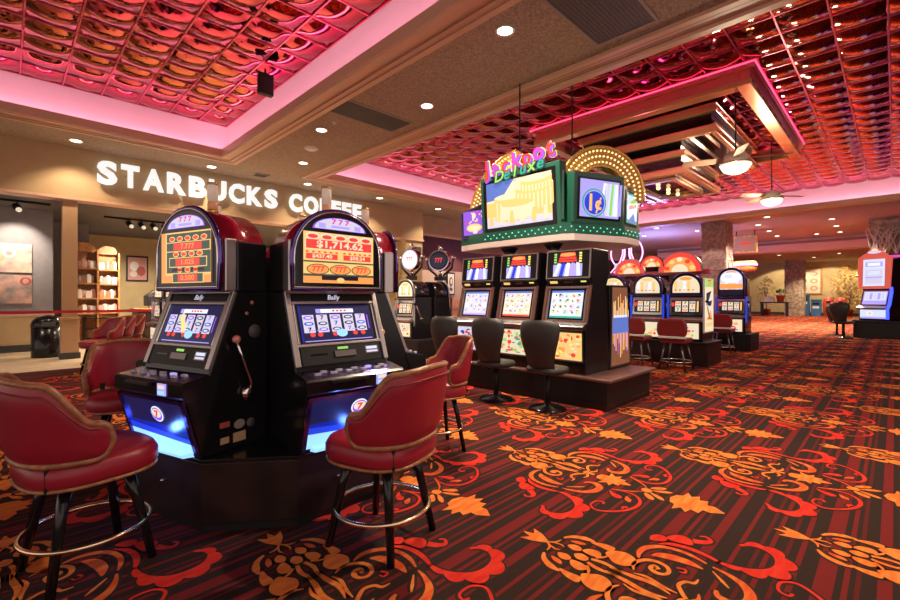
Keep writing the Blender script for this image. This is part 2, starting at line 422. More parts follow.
# coffer over the carousel: x -4.2..4.2, y -9..12 ; coffer beyond the beam: x 5.97..22.2
ogee('trim_1', lambda o,z,e: (4.2-o, e if e < 0 else e-o, z), -9, 12.0)
ogee('trim_2', lambda o,z,e: (e+(o if e < 0 else -o), 12.0-o, z), -4.2, 4.2)
ogee('trim_3', lambda o,z,e: (5.97+o, e if e < 0 else e-o, z), -9, 12.0)
ogee('trim_4', lambda o,z,e: (e+(o if e < 10 else -o), 12.0-o, z), 5.97, 22.2)
ogee('trim_5', lambda o,z,e: (22.2-o, e if e < 0 else e-o, z), -9, 12.0)
ogee('trim_6', lambda o,z,e: (-4.2+o, e if e < 0 else e-o, z), -9, 12.0)
ZT = 5.62
def cove(name, fn, a, b):
    mb = MB(); prof = [(.46,Z0+.03),(.20,Z0+.03),(.17,Z0+.10),(.17,Z0+.30),(.20,Z0+.50),(.26,Z0+.64),(.36,ZT+.03)]
    n = len(prof); vs = [fn(o, z, e) for e in (a, b) for o, z in prof]
    mb.add(vs, [(i, i+1, n+i+1, n+i) for i in range(n-1)], 'cove_white', True)
    struct(mb.build(name))
def led(name, x0, y0, x1, y1, lab):
    mb = MB(); mb.box(x0, y0, Z0+.04, x1, y1, Z0+.075, 'pink_led')
    tag(mb.build(name), lab, 'light strip')
cove('wall_cove_right', lambda o,z,e: (4.2-o, e if e < 0 else e-o, z), -9, 12.0)
cove('wall_cove_back', lambda o,z,e: (e+(o if e < 0 else -o), 12.0-o, z), -4.2, 4.2)
cove('wall_cove_left', lambda o,z,e: (-4.2+o, e if e < 0 else e-o, z), -9, 12.0)
cove('wall_cove_near', lambda o,z,e: (5.97+o, e if e < 0 else e-o, z), -9, 12.0)
cove('wall_cove_far', lambda o,z,e: (e+(o if e < 10 else -o), 12.0-o, z), 5.97, 22.2)
cove('wall_cove_end', lambda o,z,e: (22.2-o, e if e < 0 else e-o, z), -9, 12.0)
led('cove_light_strip', 3.80,-8.9,3.86,11.55, 'pink cove light along the beam side of the left ceiling recess')
led('cove_light_strip', -3.8,11.60,3.80,11.66, 'pink cove light along the cafe side of the left ceiling recess')
led('cove_light_strip', 6.31,-8.9,6.37,11.55, 'pink cove light along the beam side of the large right ceiling recess')
led('cove_light_strip', 6.4,11.60,21.8,11.66, 'pink cove light on the cafe side of the large right ceiling recess')
led('cove_light_strip', 21.80,-8.9,21.86,11.55, 'pink cove light across the far end of the large right ceiling recess')
def tiles(name, x0, y0, x1, y1):
    mb = MB(); P_ = .61; nx = int((x1-x0)/P_+.999); ny = int((y1-y0)/P_+.999); n = 8
    for i in range(nx):
        for j in range(ny):
            cx = x1-(i+.5)*P_ if name.endswith('left') else x0+(i+.5)*P_; cy = y1-(j+.5)*P_
            if abs((cx-cy)/(abs(cx+cy)+.01)) > 1.6 and cx+cy < 2: continue
            jx, jy = random.uniform(-.02,.02), random.uniform(-.02,.02)
            def fn(u, v):
                a, b = (u-.5)*P_, (v-.5)*P_; r = math.hypot(a/.285, b/.285)
                h = -.05*(max(0, 1-r*r))**.75 if r < 1 else .0
                ed = max(abs(a), abs(b))/(P_/2); h += .006*sm((ed-.85)/.15)
                return (cx+a, cy+b, ZT+h+a*jx+b*jy)
            mb.grid(fn, n+2, n+2, 'ceiling_tile')
    for i in range(nx+1):
        X = x1-i*P_ if name.endswith('left') else x0+i*P_
        mb.box(X-.011, y0, ZT-.012, X+.011, y1, ZT+.02, 'tile_bar')
    for j in range(ny+1):
        Y = y1-j*P_; mb.box(x0, Y-.011, ZT-.012, x1, Y+.011, ZT+.02, 'tile_bar')
    mb.box(x0-.3, y0-.3, ZT+.08, x1+.3, y1+.3, ZT+.12, 'black_satin')
    struct(mb.build(name))
tiles('ceiling_recess_left', -3.9, -1, 3.86, 11.66)
tiles('ceiling_recess_right', 6.3, -3, 21.86, 11.66)

# ------------------------------------------------------------------ stepped mirrored canopy in the big coffer
def ring(mb, x0, y0, x1, y1, z0, z1, w, m):
    mb.box(x0, y0, z0, x1, y0+w, z1, m); mb.box(x0, y1-w, z0, x1, y1, z1, m); mb.box(x0, y0+w, z0, x0+w, y1-w, z1, m); mb.box(x1-w, y0+w, z0, x1, y1-w, z1, m)
fr = thing('ceiling_frame', 'red and gold rectangular moulding frame hanging under the tiled ceiling around the stepped canopy', 'ceiling frame', (12.3,4.1,5.2))
def loc(mb, ox=-12.3, oy=-4.1, oz=-5.2): mb.v = [(a+ox, b+oy, c+oz) for a, b, c in mb.v]; return mb
a = MB(); ring(a, 9.38,1.83,15.2,6.35, 5.32,5.50,.16,'red_band'); loc(a).build('upper_moulding', fr, .02)
a = MB(); ring(a, 9.28,1.73,15.3,6.45, 5.47,5.54,.34,'red_band'); loc(a).build('lip', fr, .02)
a = MB(); ring(a, 9.34,1.79,15.24,6.39, 5.21,5.32,.26,'gold_band'); loc(a).build('lower_moulding', fr, .02)
a = MB(); ring(a, 9.27,1.72,15.31,6.46, 5.555,5.58,.025,'red_neon'); loc(a).build('neon_line', fr)
can = thing('stepped_canopy', 'two-tier stepped ceiling canopy of black mirror panels banded in gold over the sign', 'ceiling canopy', (12.1,4.17,4.15))
def lc(mb): return loc(mb, -12.1, -4.17, -4.15)
def tier(x0, y0, x1, y1, z0, z1):
    a = MB(); a.box(x0+.1, y0+.1, z0+.02, x1-.1, y1-.1, z1, 'mirror_black'); lc(a).build('mirror_panel', can)
    h = (z1-z0)
    for zz in (z0, z0+h*.60):
        b = MB(); ring(b, x0, y0, x1, y1, zz, zz+h*.19, .11, 'gold_band'); ring(b, x0-.02, y0-.02, x1+.02, y1+.02, zz+h*.17, zz+h*.22, .11, 'red_band')
        lc(b).build('gold_band', can, .008)
tier(10.3,2.6,14.2,5.7, 4.83,5.56); tier(10.65,3.3,13.5,5.05, 4.2,4.83)
a = MB(); a.box(10.9,3.2,5.5,13.4,5.1,5.66,'mirror_black'); lc(a).build('hanger_box', can)
a = MB(); ring(a, 11.0,3.6,13.1,4.75,4.15,4.21,.1,'gold_band'); lc(a).build('bottom_band', can)
for k in range(5):
    a = MB(); a.ball((11.3+.35*k,4.1+.12*(k%2),4.17), .05, 'bulb_gold'); lc(a).build('bulb', can)

# ------------------------------------------------------------------ cafe front
w = MB(); w.box(-8,13.4,3.72,11.87,13.7,Z0,'fascia_tan'); struct(w.build('wall_fascia'))
w = MB(); w.box(-8,13.35,3.66,11.9,13.75,3.72,'trim_tan'); struct(w.build('trim_7'))
w = MB(); w.box(-8,13.7,3.75,11.87,21.2,3.85,'dark_grey'); struct(w.build('ceiling'))
w = MB(); w.box(-8,16.1,0,.92,16.3,3.75,'grey_wall'); w.box(.72,16.3,0,.92,18.4,3.75,'grey_wall'); struct(w.build('wall_cafe'))
w = MB(); w.box(-8,16.05,.18,.92,16.1,.95,'tan_wall'); w.box(-8,16.03,.92,.94,16.1,1.0,'trim_tan'); struct(w.build('wall_wainscot'))
w = MB(); w.box(-8,16.0,0,.94,16.1,.18,'baseboard_dark'); struct(w.build('baseboard_cafe'))
w = MB(); w.box(.55,18.2,0,1.9,18.4,3.75,'grey_wall'); struct(w.build('wall_cafe_step'))
w = MB(); w.box(1.7,21,0,12,21.2,3.75,'tan_wall'); struct(w.build('wall_cafe_back'))
w = MB(); w.box(11.6,13.7,0,11.87,21,3.75,'tan_wall'); struct(w.build('wall_cafe_end'))
w = MB(); w.box(11.0,13.42,0,11.85,13.7,3.66,'tan_wall'); struct(w.build('wall_cafe_pier'))
p = thing('pillar', 'square tan pillar with panelled base under the cafe fascia behind the rubbish bin', 'pillar', (1.06,13.55,0))
a = MB(); a.box(-.135,-.12,.95,.135,.12,3.66,'pillar_tan'); a.build('shaft', p, .01)
a = MB(); a.box(-.165,-.15,.14,.165,.15,.93,'pillar_tan'); a.box(-.185,-.17,.90,.185,.17,.96,'pillar_tan'); a.build('pedestal', p, .01)
a = MB(); a.box(-.185,-.17,0,.185,.17,.14,'baseboard_dark'); a.build('plinth', p, .01)
# restaurant side
w = MB(); w.box(11.87,16,0,48,16.2,2.75,'pink_wall'); struct(w.build('wall_back'))
w = MB(); w.box(11.87,16,2.75,48,16.2,Z0,'maroon_wall'); struct(w.build('wall_back_upper'))
w = MB(); w.box(11.87,13.9,4.1,48,14.1,Z0,'fascia_tan'); w.box(11.87,13.85,4.05,48,14.15,4.12,'trim_tan'); struct(w.build('trim_8'))
w = MB(); w.box(11.9,14.1,4.4,48,16,4.5,'maroon_wall'); struct(w.build('ceiling_restaurant'))
# far end
w = MB(); w.box(47,-9,0,47.3,16,Z0,'tan_wall'); struct(w.build('wall_far'))
w = MB(); w.box(33,-9,4.2,34.2,12,Z0,'trim_tan'); struct(w.build('trim_9'))
w = MB(); w.box(32.8,-9,4.6,33,12,4.72,'trim_dark'); w.box(34.2,-9,4.35,47,12,4.5,'soffit'); struct(w.build('ceiling_far'))
w = MB(); w.box(46.9,-9,0,47,16,.2,'baseboard_dark'); struct(w.build('baseboard_far'))

w = MB(); w.box(7,-9.2,0,48,-9,Z0,'maroon_wall'); w.box(7,-9,0,48,-8.95,.9,'wood_orange'); struct(w.build('wall_right'))
# shop sign
sg = thing('shop_sign', 'white block letters of the cafe sign standing off the tan fascia', 'sign', (1.50,13.4,4.07)); sg.scale = (.985,1,.97)
x = 0
adv = {'S':.47,'T':.45,'A':.53,'R':.51,'B':.50,'U':.52,'C':.50,'K':.52,'O':.57,'F':.42,'E':.42,' ':.30}
for ch in 'STARBUCKS COFFEE':
    if ch != ' ':
        mb = MB(); Plane(mb, (0,0,0)).text(ch, 0, 0, .74, 0, 'letter_white', .044, depth=.07)
        xs = [v[0] for v in mb.v]; zs = [v[2] for v in mb.v]
        k = (adv[ch]-.075)/(max(xs)-min(xs)); mid = (min(zs)+max(zs))/2
        mb.v = [(x+.03+(v[0]-min(xs))*k, v[1]-.09, v[2]+.32-mid) for v in mb.v]
        q = x+adv[ch]/2; mb.box(q-.1,-.09,.31,q-.08,0,.335,'dark_steel')
        mb.build('letter', sg)
    x += adv[ch]*1.0
# ------------------------------------------------------------------ slot machine kit.  local frame: player side is -Y, origin at the foot of the front edge
def arch(w, h0, h1, n=20, k=2.1):
    """closed outline: flat bottom at h0, superelliptic arch reaching h1; half width w"""
    s = min(h1-h0, w*1.0); pts = [(-w, h0), (w, h0)]
    for i in range(n+1):
        a = PI*i/n; c, q = math.cos(a), math.sin(a)
        pts.append((w*math.copysign(abs(c)**(2/k), c), h1-s+s*abs(q)**(2/k)))
    return pts
def reels(pl, u0, v0, u1, v1, n, bg='s_pale', syms=('s_navy','s_blue','s_purple','s_dark'), h=.002, seven=True):
    W = (u1-u0)/n
    for i in range(n):
        a = u0+i*W+W*.10; b = u0+(i+1)*W-W*.10; pl.rect(a, v0, b, v1, h, bg)
        for r in range(3):
            cy = v0+(v1-v0)*(r+.5)/3; m = syms[(i*2+r) % len(syms)]
            if seven and (i+r) % 3 == 0: pl.text('7', (a+b)/2, cy, (v1-v0)*.30, h+.001, m, .04, sx=1.3)
            else:
                pl.ell((a+b)/2, cy, W*.34, (v1-v0)*.105, h+.001, m); pl.ell((a+b)/2, cy, W*.22, (v1-v0)*.05, h+.002, 's_ice' if m != 's_red' else 's_cream')
def art_green(pl, w, h):
    pl.rect(-w,-h,w,h,.001,'s_orange'); pl.rect(-w+.05,-h+.05,w,h,.002,'s_amber'); pl.rect(-w+.065,-h+.065,w,h-.01,.003,'s_green')
    y = h-.045
    for k, n in enumerate((5,4,3)):
        for i in range(n):
            u = .03+(i-(n-1)/2)*.085; pl.ell(u, y, .034, .018, .004, 's_amber'); pl.ell(u, y, .026, .012, .005, 's_red')
        y -= .05; hw = .23-.035*k
        pl.rect(.03-hw-.008,y-.036,.03+hw+.008,y+.03,.004,'s_amber'); pl.rect(.03-hw,y-.03,.03+hw,y+.024,.005,'s_green')
        pl.rect(.03-hw*.66,y-.026,.03+hw*.66,y+.02,.006,'s_red'); pl.text(('7.777','1.025','0.500')[k], .03, y-.003, .045, .007, 's_orange', .02, sx=1.5)
        y -= .053
    pl.rect(-.14,-h+.075,.0,-h+.095,.005,'s_dark'); pl.rect(.06,-h+.075,.2,-h+.095,.005,'s_dark')
def art_orange(pl, w, h):
    pl.rect(-w,-h,w,h,.001,'s_amber')
    for i in range(5):
        u = (i-2)*w*.38; pl.ell(u, h-.025, .05, .022, .003, 's_cream'); pl.ell(u, h-.03, .036, .014, .004, 's_red')
    pl.rect(-w+.012,h-.115,w-.012,h-.045,.002,'s_cream'); pl.rect(-w+.017,h-.11,w-.017,h-.05,.003,'s_red'); pl.text('$1,714.62', .0, h-.08, .062, .005, 's_cream', .03, sx=1.45)
    for q, t in ((-1,'$437.40'),(1,'$58.24')):
        a, b = (-w+.005,-.01) if q < 0 else (.01,w-.012)
        pl.rect(a,h-.185,b,h-.125,.002,'s_amber'); pl.rect(a+.012,h-.178,b-.012,h-.142,.003,'s_red'); pl.text(t, (a+b)/2, h-.16, .032, .005, 's_cream', .03, sx=1.4)
        for i in range(6): pl.ell(a+.02+i*(b-a-.04)/5, h-.131, .012, .006, .004, 's_red', 8)
    pl.rect(-w,h-.2,w,h-.19,.003,'s_green')
    for i in range(3):
        u = (i-1)*w*.62; pl.ell(u, h-.245, .082, .036, .003, 's_brown'); pl.ell(u, h-.245, .074, .030, .004, 's_orange'); pl.text('777', u, h-.245, .05, .005, 's_red', .03, sx=1.2)
    pl.rect(-w,h-.295,w,h-.28,.003,'s_orange'); pl.rect(-w,-h+.045,w,-h+.06,.003,'s_green'); pl.rect(-w,-h,w,-h+.045,.003,'s_orange'); pl.rect(-.14,-h+.02,.14,-h+.05,.004,'s_dark'); pl.ell(0,-h+.02,.03,.018,.005,'s_amber')
def art_video(pl, w, h, streak=False):
    pl.rect(-w,-h,w,h,.001,'s_navy'); pl.rect(-w,-h,-w+.01,h,.0015,'s_deep')
    pl.rect(-w*.55,h-.055,w*.5,h-.025,.002,'s_lilac'); pl.rect(-w*.42,h-.053,w*.5,h-.027,.003,'s_white')
    for i in range(4): pl.ell(-.02+i*.03, h-.04, .011, .007, .004, 's_red', 8)
    reels(pl, -w+.012, -h*.48, w-.04, h-.066, 5); pl.rect(w-.035,-h*.4,w-.025,h-.075,.002,'s_purple')
    for u in (-w*.72,-w*.52,-w*.12,w*.45,w*.68): pl.ell(u, -h+.052, .02, .016, .003, 's_red', 10); pl.rect(u-.02,-h+.078,u+.02,-h+.084,.003,'s_lilac')
    pl.ell(.02,-h+.056,.042,.028,.004,'s_cyan'); pl.rect(-w+.02,-h+.006,w-.02,-h+.012,.002,'s_lilac')
    if streak: pl.poly([(-w*.48,h*.45),(-w*.36,h*.62),(-w*.06,-h*.35),(-w*.2,-h*.55)], .006, 's_cream'); pl.poly([(-w*.44,h*.35),(-w*.38,h*.45),(-w*.12,-h*.3),(-w*.18,-h*.4)], .007, 's_yellow')

def machine_arched(label, top='orange', streak=False, name='slot_machine'):
    """carousel machine: arched hooded top box, slanted video screen, button shelf, glowing blue belly, pull handle"""
    t = thing(name, label, 'slot machine', group='slot machines of the front carousel'); W = .35
    c = MB(); c.prism([(0.0,0),(-.10,.36),(.03,.47),(.05,.52),(.225,1.0),(.47,1.0),(.47,0)], 'x', -W, W, 'black_gloss'); c.build('cabinet', t, .008)
    # belly
    b = MB(); pl = Plane(b, (0,-.056,.185), V=(0,-.10,.36))
    pl.rect(-.34,-.18,.34,.18,.004,'violet_chrome'); pl.rect(-.32,-.165,.32,.165,.006,'s_deep'); pl.rect(-.32,.0,.32,.165,.0065,'s_navy')
    pl.poly([(-.32,-.165),(.32,-.165),(.32,-.105),(-.32,-.065)], .008, 's_cyan'); pl.poly([(-.32,-.065),(.32,-.105),(.32,-.07),(-.32,-.02)], .008, 's_blue')
    for s in (-1,1): pl.block(s*.333-.014,-.18,s*.333+.014,.18,.002,.02,'violet_chrome')
    pl.block(-.345,.165,.345,.185,.002,.02,'violet_chrome')
    bp = b.build('belly_panel', t)
    e = MB(); pl = Plane(e, (.03,-.080,.25), V=(0,-.10,.36)); pl.ell(0,0,.062,.052,.004,'s_white',24); pl.ell(0,0,.054,.044,.006,'s_purple',24); pl.ell(0,.006,.046,.03,.007,'s_cream',24); pl.text('7', 0, .0, .06, .008, 's_red', .05, sx=1.3); e.build('emblem', bp)
    tr = MB(); tr.prism([(0,.0),(-.075,.01),(-.085,.03),(-.01,.035)], 'x', -.28, .28, 's_cyan'); tr.build('coin_tray', t, .006)
    # button shelf
    d = MB(); d.prism([(.0,.355),(-.115,.365),(-.132,.385),(-.132,.455),(-.12,.47),(.03,.50),(.05,.46)], 'x', -W-.01, W+.01, 'black_gloss'); d.prism([(-.1,.4725),(.02,.4975),(.02,.5),(-.1,.475)], 'x', -.31, .31, 'violet_chrome'); d.box(-.2,-.155,.435,.06,-.115,.452,'black_satin')
    dk = d.build('button_shelf', t, .006)
    for i in range(10):
        u = -.26+i*.055; yy = -.07+.03*(i % 2)
        q = MB(); z = .478+(yy+.1)*.21; q.box(u-.02,yy-.012,z-.004,u+.02,yy+.012,z+.012,'button_grey' if i != 7 else 's_lilac'); q.build('button', dk, .003)
    q = MB(); q.box(.13,-.139,.385,.21,-.129,.455,'s_lilac'); q.box(.14,-.142,.425,.20,-.13,.445,'s_cream'); q.box(.14,-.142,.392,.20,-.13,.412,'s_cyan'); q.build('bill_slot', t)
    # slanted face
    V = (0,.175,.48); O = (0,.1375,.76)
    f = MB(); pl = Plane(f, O, V=V); L = .255
    for s in (-1,1): pl.block(s*.332-.018,-L,s*.332+.018,L,-.004,.02,'silver'); pl.block(s*.30-.008,-.11,s*.30+.008,.165,0,.014,'chrome')
    pl.block(-.32,-.128,.32,-.108,0,.016,'silver'); pl.block(-.32,.165,.32,.185,0,.016,'silver'); pl.block(-.32,.24,.32,.258,0,.02,'silver')
    f.build('face_frame', t, .004)
    s = MB(); pl = Plane(s, tuple(Vector(O)+Vector(V).normalized()*.0285), V=V); pl.block(-.292,-.137,.292,.137,-.002,.004,'black_gloss'); pl.O = pl.p(0,0,.004); art_video(pl, .275, .128, streak); s.build('main_screen', t)
    k = MB(); pl = Plane(k, tuple(Vector(O)-Vector(V).normalized()*.19), V=V); pl.block(-.30,-.06,.30,.06,-.002,.01,'black_satin'); pl.block(-.24,-.0,-.12,.012,.01,.013,'black_gloss'); pl.block(-.07,-.02,.09,.02,.01,.02,'dark_steel'); pl.rect(-.04,.032,.04,.048,.011,'s_lime'); pl.block(.17,-.015,.28,.04,.01,.014,'dark_steel'); pl.rect(.18,.015,.27,.034,.015,'s_ice'); pl.rect(.18,-.008,.27,.006,.015,'s_pale'); k.build('card_panel', t)
    k = MB(); pl = Plane(k, tuple(Vector(O)+Vector(V).normalized()*.2125), V=V); pl.block(-.30,-.026,.30,.026,-.002,.008,'black_satin'); pl.text('Bally', 0, 0, .05, .009, 's_pale', .01, shear=.25); k.build('name_strip', t)
    # arched top box
    h = MB(); h.prism(arch(.335,1.03,1.545), 'y', .13, .46, 'red_lacquer', True); h.build('hood', t)
    h = MB(); h.box(-.345,.15,1.0,.345,.235,1.34,'silver'); h.build('hood_band', t, .01); h = MB(); h.box(-.344,.235,1.0,.344,.465,1.33,'black_gloss'); h.build('hood_side', t, .01)
    r = MB(); o_ = arch(.338,1.02,1.553); pts = [(x, .125, z) for x, z in o_]; r.tube(pts, .015, 'violet_chrome', 8, True); pts = [(x*.965, .112, 1.02+(z-1.02)*.965+.01) for x, z in o_]; r.tube(pts, .006, 'chrome', 8, True); r.build('hood_rim', t)
    g = MB(); g.prism(arch(.325,1.03,1.535), 'y', .112, .135, 'black_gloss'); g.build('top_face', t)
    g = MB(); pl = Plane(g, (0,.112,1.24)); pl.block(-.29,-.185,.29,.165,0,.003,'black_gloss'); pl.O = pl.p(0,-.012,.003); (art_green if top == 'green' else art_orange)(pl, .268, .168); g.build('top_screen', t)
    g = MB(); pl = Plane(g, (0,.112,1.42)); n = 14; pts = [(-.205,0),(.205,0)]+[(.205*math.cos(PI*i/n), .085*math.sin(PI*i/n)) for i in range(1, n)]; pl.poly(pts, .003, 's_purple'); pl.poly([(a*.93, b*.9+.004) for a, b in pts], .004, 's_pale')
    for s_ in (-1,1): pl.rect(s_*.135-.025,.008,s_*.135+.025,.04,.005,'s_lilac')
    for i in range(3): pl.text('7', -.05+.05*i, .055, .045, .006, 's_magenta', .04, sx=1.5)
    pl.rect(-.07,.014,.07,.03,.006,'s_lilac'); g.build('arch_glass', t)
    g = MB(); g.lathe([(.036,0),(.038,.02),(.034,.03)], 'gold', 16, (0,.30,1.54)); g.lathe([(.033,.03),(.033,.085)], 'amber_tube', 16, (0,.30,1.54)); g.lathe([(.034,.085),(.034,.20),(.03,.205)], 'clear_tube', 16, (0,.30,1.54)); g.lathe([(.037,.2),(.037,.215)], 'gold', 16, (0,.3,1.54)); g.build('candle_lamp', t)
    hd = MB(); hd.lathe([(.0001,0),(.05,.0),(.05,.03),(.03,.045),(.0001,.045)], 'chrome', 18); hd.v = [(W+v[2], .30+v[0], .34+v[1]) for v in hd.v]; hd.tube([(W+.055,.30,.34),(W+.06,.29,.42),(W+.055,.23,.58),(W+.05,.195,.68)], .009, 'chrome', 8)
    hh = hd.build('pull_handle', t); b = MB(); b.ball((W+.05,.19,.70), .026, 'red_ball'); b.build('knob', hh)
    for (yy, zz, r_, m_) in ((.36,.74,.045,'dark_grey'),(.30,.86,.012,'red_ball'),(.34,.93,.012,'red_ball'),(.33,.14,.03,'dark_grey')):
        p = MB(); p.lathe([(.0001,0),(r_,0),(r_,.005),(.0001,.005)], m_, 16)
        p.v = [(W+v[2], yy+v[0], zz+v[1]) for v in p.v]; p.build('speaker_vent' if r_ > .02 else 'lock', t)
    return t
mA = machine_arched('black slot machine at the left front with a dark green paytable in its arched top', 'green', True)
mB_ = machine_arched('black carousel slot machine with an orange top screen reading $1,714.62', 'orange')
V0 = (-1.255, 3.07); PH = [-28, 44, 116, 188, 260]; CX, CZ = V0[0]-.595*math.sin(R(8)), V0[1]+.595*math.cos(R(8))
def nrm(phi): return math.sin(R(phi)), -math.cos(R(phi))
AP = .35/math.tan(R(36))
def mplace(phi, z=.44):
    a, b = nrm(phi); k = AP+.47; return cw(CX+a*k, CZ+b*k, z)
labs = {116:'black slot machine of the carousel seen edge-on, with a silver and red hood', 188:'black slot machine on the hidden back of the front carousel', 260:'black slot machine on the cafe side of the front carousel'}
for i, ph in enumerate(PH):
    if i < 2:
        o = (mA, mB_)[i]; o.location = mplace(ph); o.rotation_euler.z = R(ph-45)
    else: dup(mB_, mplace(ph), R(ph-45), labs[ph])
# carousel plinth: ten-sided
pts = []
for ph in PH:
    a, b = nrm(ph); k = AP+.47; tx, tz = math.cos(R(ph)), math.sin(R(ph))
    for s in (-1, 1): pts.append((CX+a*k+tx*.36*s+a*.012, CZ+b*k+tz*.36*s+b*.012))
c0 = cw(CX, CZ)
loc2 = [(cw(x, z)[0]-c0[0], cw(x, z)[1]-c0[1]) for x, z in pts]
pb = thing('machine_plinth', 'dark ten-sided wooden plinth carrying the front ring of slot machines', 'plinth', c0)
a = MB(); a.prism([(x*1.0, y*1.0) for x, y in loc2], 'z', .05, .415, 'base_wood'); a.build('body', pb, .006)
a = MB(); a.prism([(x*1.006, y*1.006) for x, y in loc2], 'z', .415, .44, 'black_gloss'); a.build('top', pb, .004)
a = MB(); a.prism([(x*.98, y*.98) for x, y in loc2], 'z', 0, .05, 'black_satin'); a.build('toe_kick', pb)
for i in (3, 0):
    x, y = loc2[i]; x2, y2 = loc2[i-1] if i == 3 else loc2[1]
    k = .62 if i == 3 else .45; a = MB(); qx, qy = x+(x2-x)*k, y+(y2-y)*k; l = math.hypot(qx, qy)
    a.lathe([(.012,0),(.012,.012)], 'chrome', 12, (qx*1.004, qy*1.004, .24)); a.build('lock', pb)
# stickers low on the machine side
q = MB(); pl = Plane(q, (.351,.2,.10), U=(0,1,0)); pl.block(-.1,-.09,-.02,.07,.002,.004,'black_gloss'); pl.rect(-.095,.05,-.025,.085,.005,'paint_red'); pl.rect(-.09,-.05,-.03,-.01,.005,'paint_ochre'); pl.block(-.0,-.06,.09,.0,.002,.004,'paint_ochre'); pl.ell(.045,.05,.04,.03,.003,'vent_frame'); q.build('sticker', mA)

# ------------------------------------------------------------------ red bar stools
def stool(label, loc, phi):
    t = thing('bar_stool', label, 'bar stool', (loc[0], loc[1], 0), R(phi+135), 'red casino stools')
    s = MB(); s.lathe([(.0001,.495),(.255,.495),(.275,.505),(.288,.53),(.288,.585),(.27,.615),(.22,.632),(.12,.64),(.0001,.642)], 'red_vinyl', 40, e=3.2, sx=.98, sy=.98); se = s.build('seat', t)
    s = MB(); n = 48; pts = []
    for i in range(n):
        a = 2*PI*i/n; ca, sa = math.cos(a), math.sin(a); q = (abs(ca)**2.8+abs(sa)**2.8)**(-1/2.8); pts.append((.283*q*ca, .277*q*sa, .503))
    s.tube(pts, .009, 'brass_wood', 8, True); s.build('piping', se)
    A = 90
    def top(a):
        x = abs(a); return .82+.205*(1-sm((x-44)/32))-.02*min(1, x/40)**2
    def bot(a): x = abs(a); return .625+.06*sm((x-88)/24)
    def rad(a, z):
        k = (z-.62)/.36; return (.285+.055*k)*(1+.0*abs(a)/A)
    def P_(a, v, o):
        e = abs(a)/A; t0, b0 = top(a), bot(a)
        if e > .86: q = math.sqrt(max(0, 1-((e-.86)/.14)**2)); mid = (t0+b0)/2; t0 = mid+(t0-mid)*q; b0 = mid+(b0-mid)*q
        z = b0+(t0-b0)*v; r = rad(a, z)+o
        q = (abs(math.sin(R(a)))**2.5+abs(math.cos(R(a)))**2.5)**(-1/2.5)
        return (r*q*math.sin(R(a)), r*q*math.cos(R(a)), z)
    b = MB(); nu, nv = 56, 10
    def thick(u, v): e = min(u, 1-u)*nu/4; g = min(v, 1-v)*nv/2.2; return .008+.022*min(1, e)**.6*min(1, g)**.6
    b.grid(lambda u, v: P_(-A+2*A*u, v, thick(u, v)), nu, nv, 'red_vinyl'); b.grid(lambda u, v: P_(-A+2*A*u, v, -thick(u, v)), nu, nv, 'red_vinyl')
    loop = [P_(-A+2*A*i/nu, 1, 0) for i in range(nu+1)]+[P_(A-2*A*i/nu, 0, 0) for i in range(1, nu)]
    bk = b.build('backrest', t)
    r = MB(); r.tube(loop, .0175, 'brass_wood', 8, True, flat=1.25); r.build('trim', bk)
    r = MB(); L2 = [P_(-A*.9+2*A*.9*i/nu, .88, .031) for i in range(nu+1)]; r.tube(L2, .004, 'red_vinyl_dark', 6); r.build('seam', bk)
    for ax, ay in ((1,1),(-1,1),(1,-1),(-1,-1)):
        l = MB(); l.tube([(ax*.125,ay*.125,.50),(ax*.16,ay*.16,.34),(ax*.215,ay*.215,0)], lambda u: .031-.010*u, 'black_gloss', 8); l.build('leg', t)
    r = MB(); r.torus((0,0,.205), .272, .0125, 'brass'); r.build('foot_ring', t)
    r = MB(); r.box(-.17,-.17,.475,.17,.17,.497,'black_satin'); r.build('seat_plate', t)
    for s_ in (-1,1):
        r = MB(); r.box(s_*.2-.02,.19,.50,s_*.2+.02,.235,.68,'black_satin'); r.build('back_bracket', t)
    return t
def lc_(X, Z): return cw(X, Z)[:2]
stool('red vinyl stool with tan-trimmed back, nearest the camera at the left edge', lc_(-1.91,2.35), -33)
stool('red vinyl stool seen from behind at the $1,714.62 machine', lc_(-.395,2.60), 62)
stool('red vinyl stool beside the black office-style chairs, behind the stool seen from behind', lc_(-.12,4.16), 114).scale = (.88,.88,1)
stool('purplish red vinyl stool left of the left front machine, facing the camera', lc_(-2.70,3.70), -150).scale = (.88,.88,1)

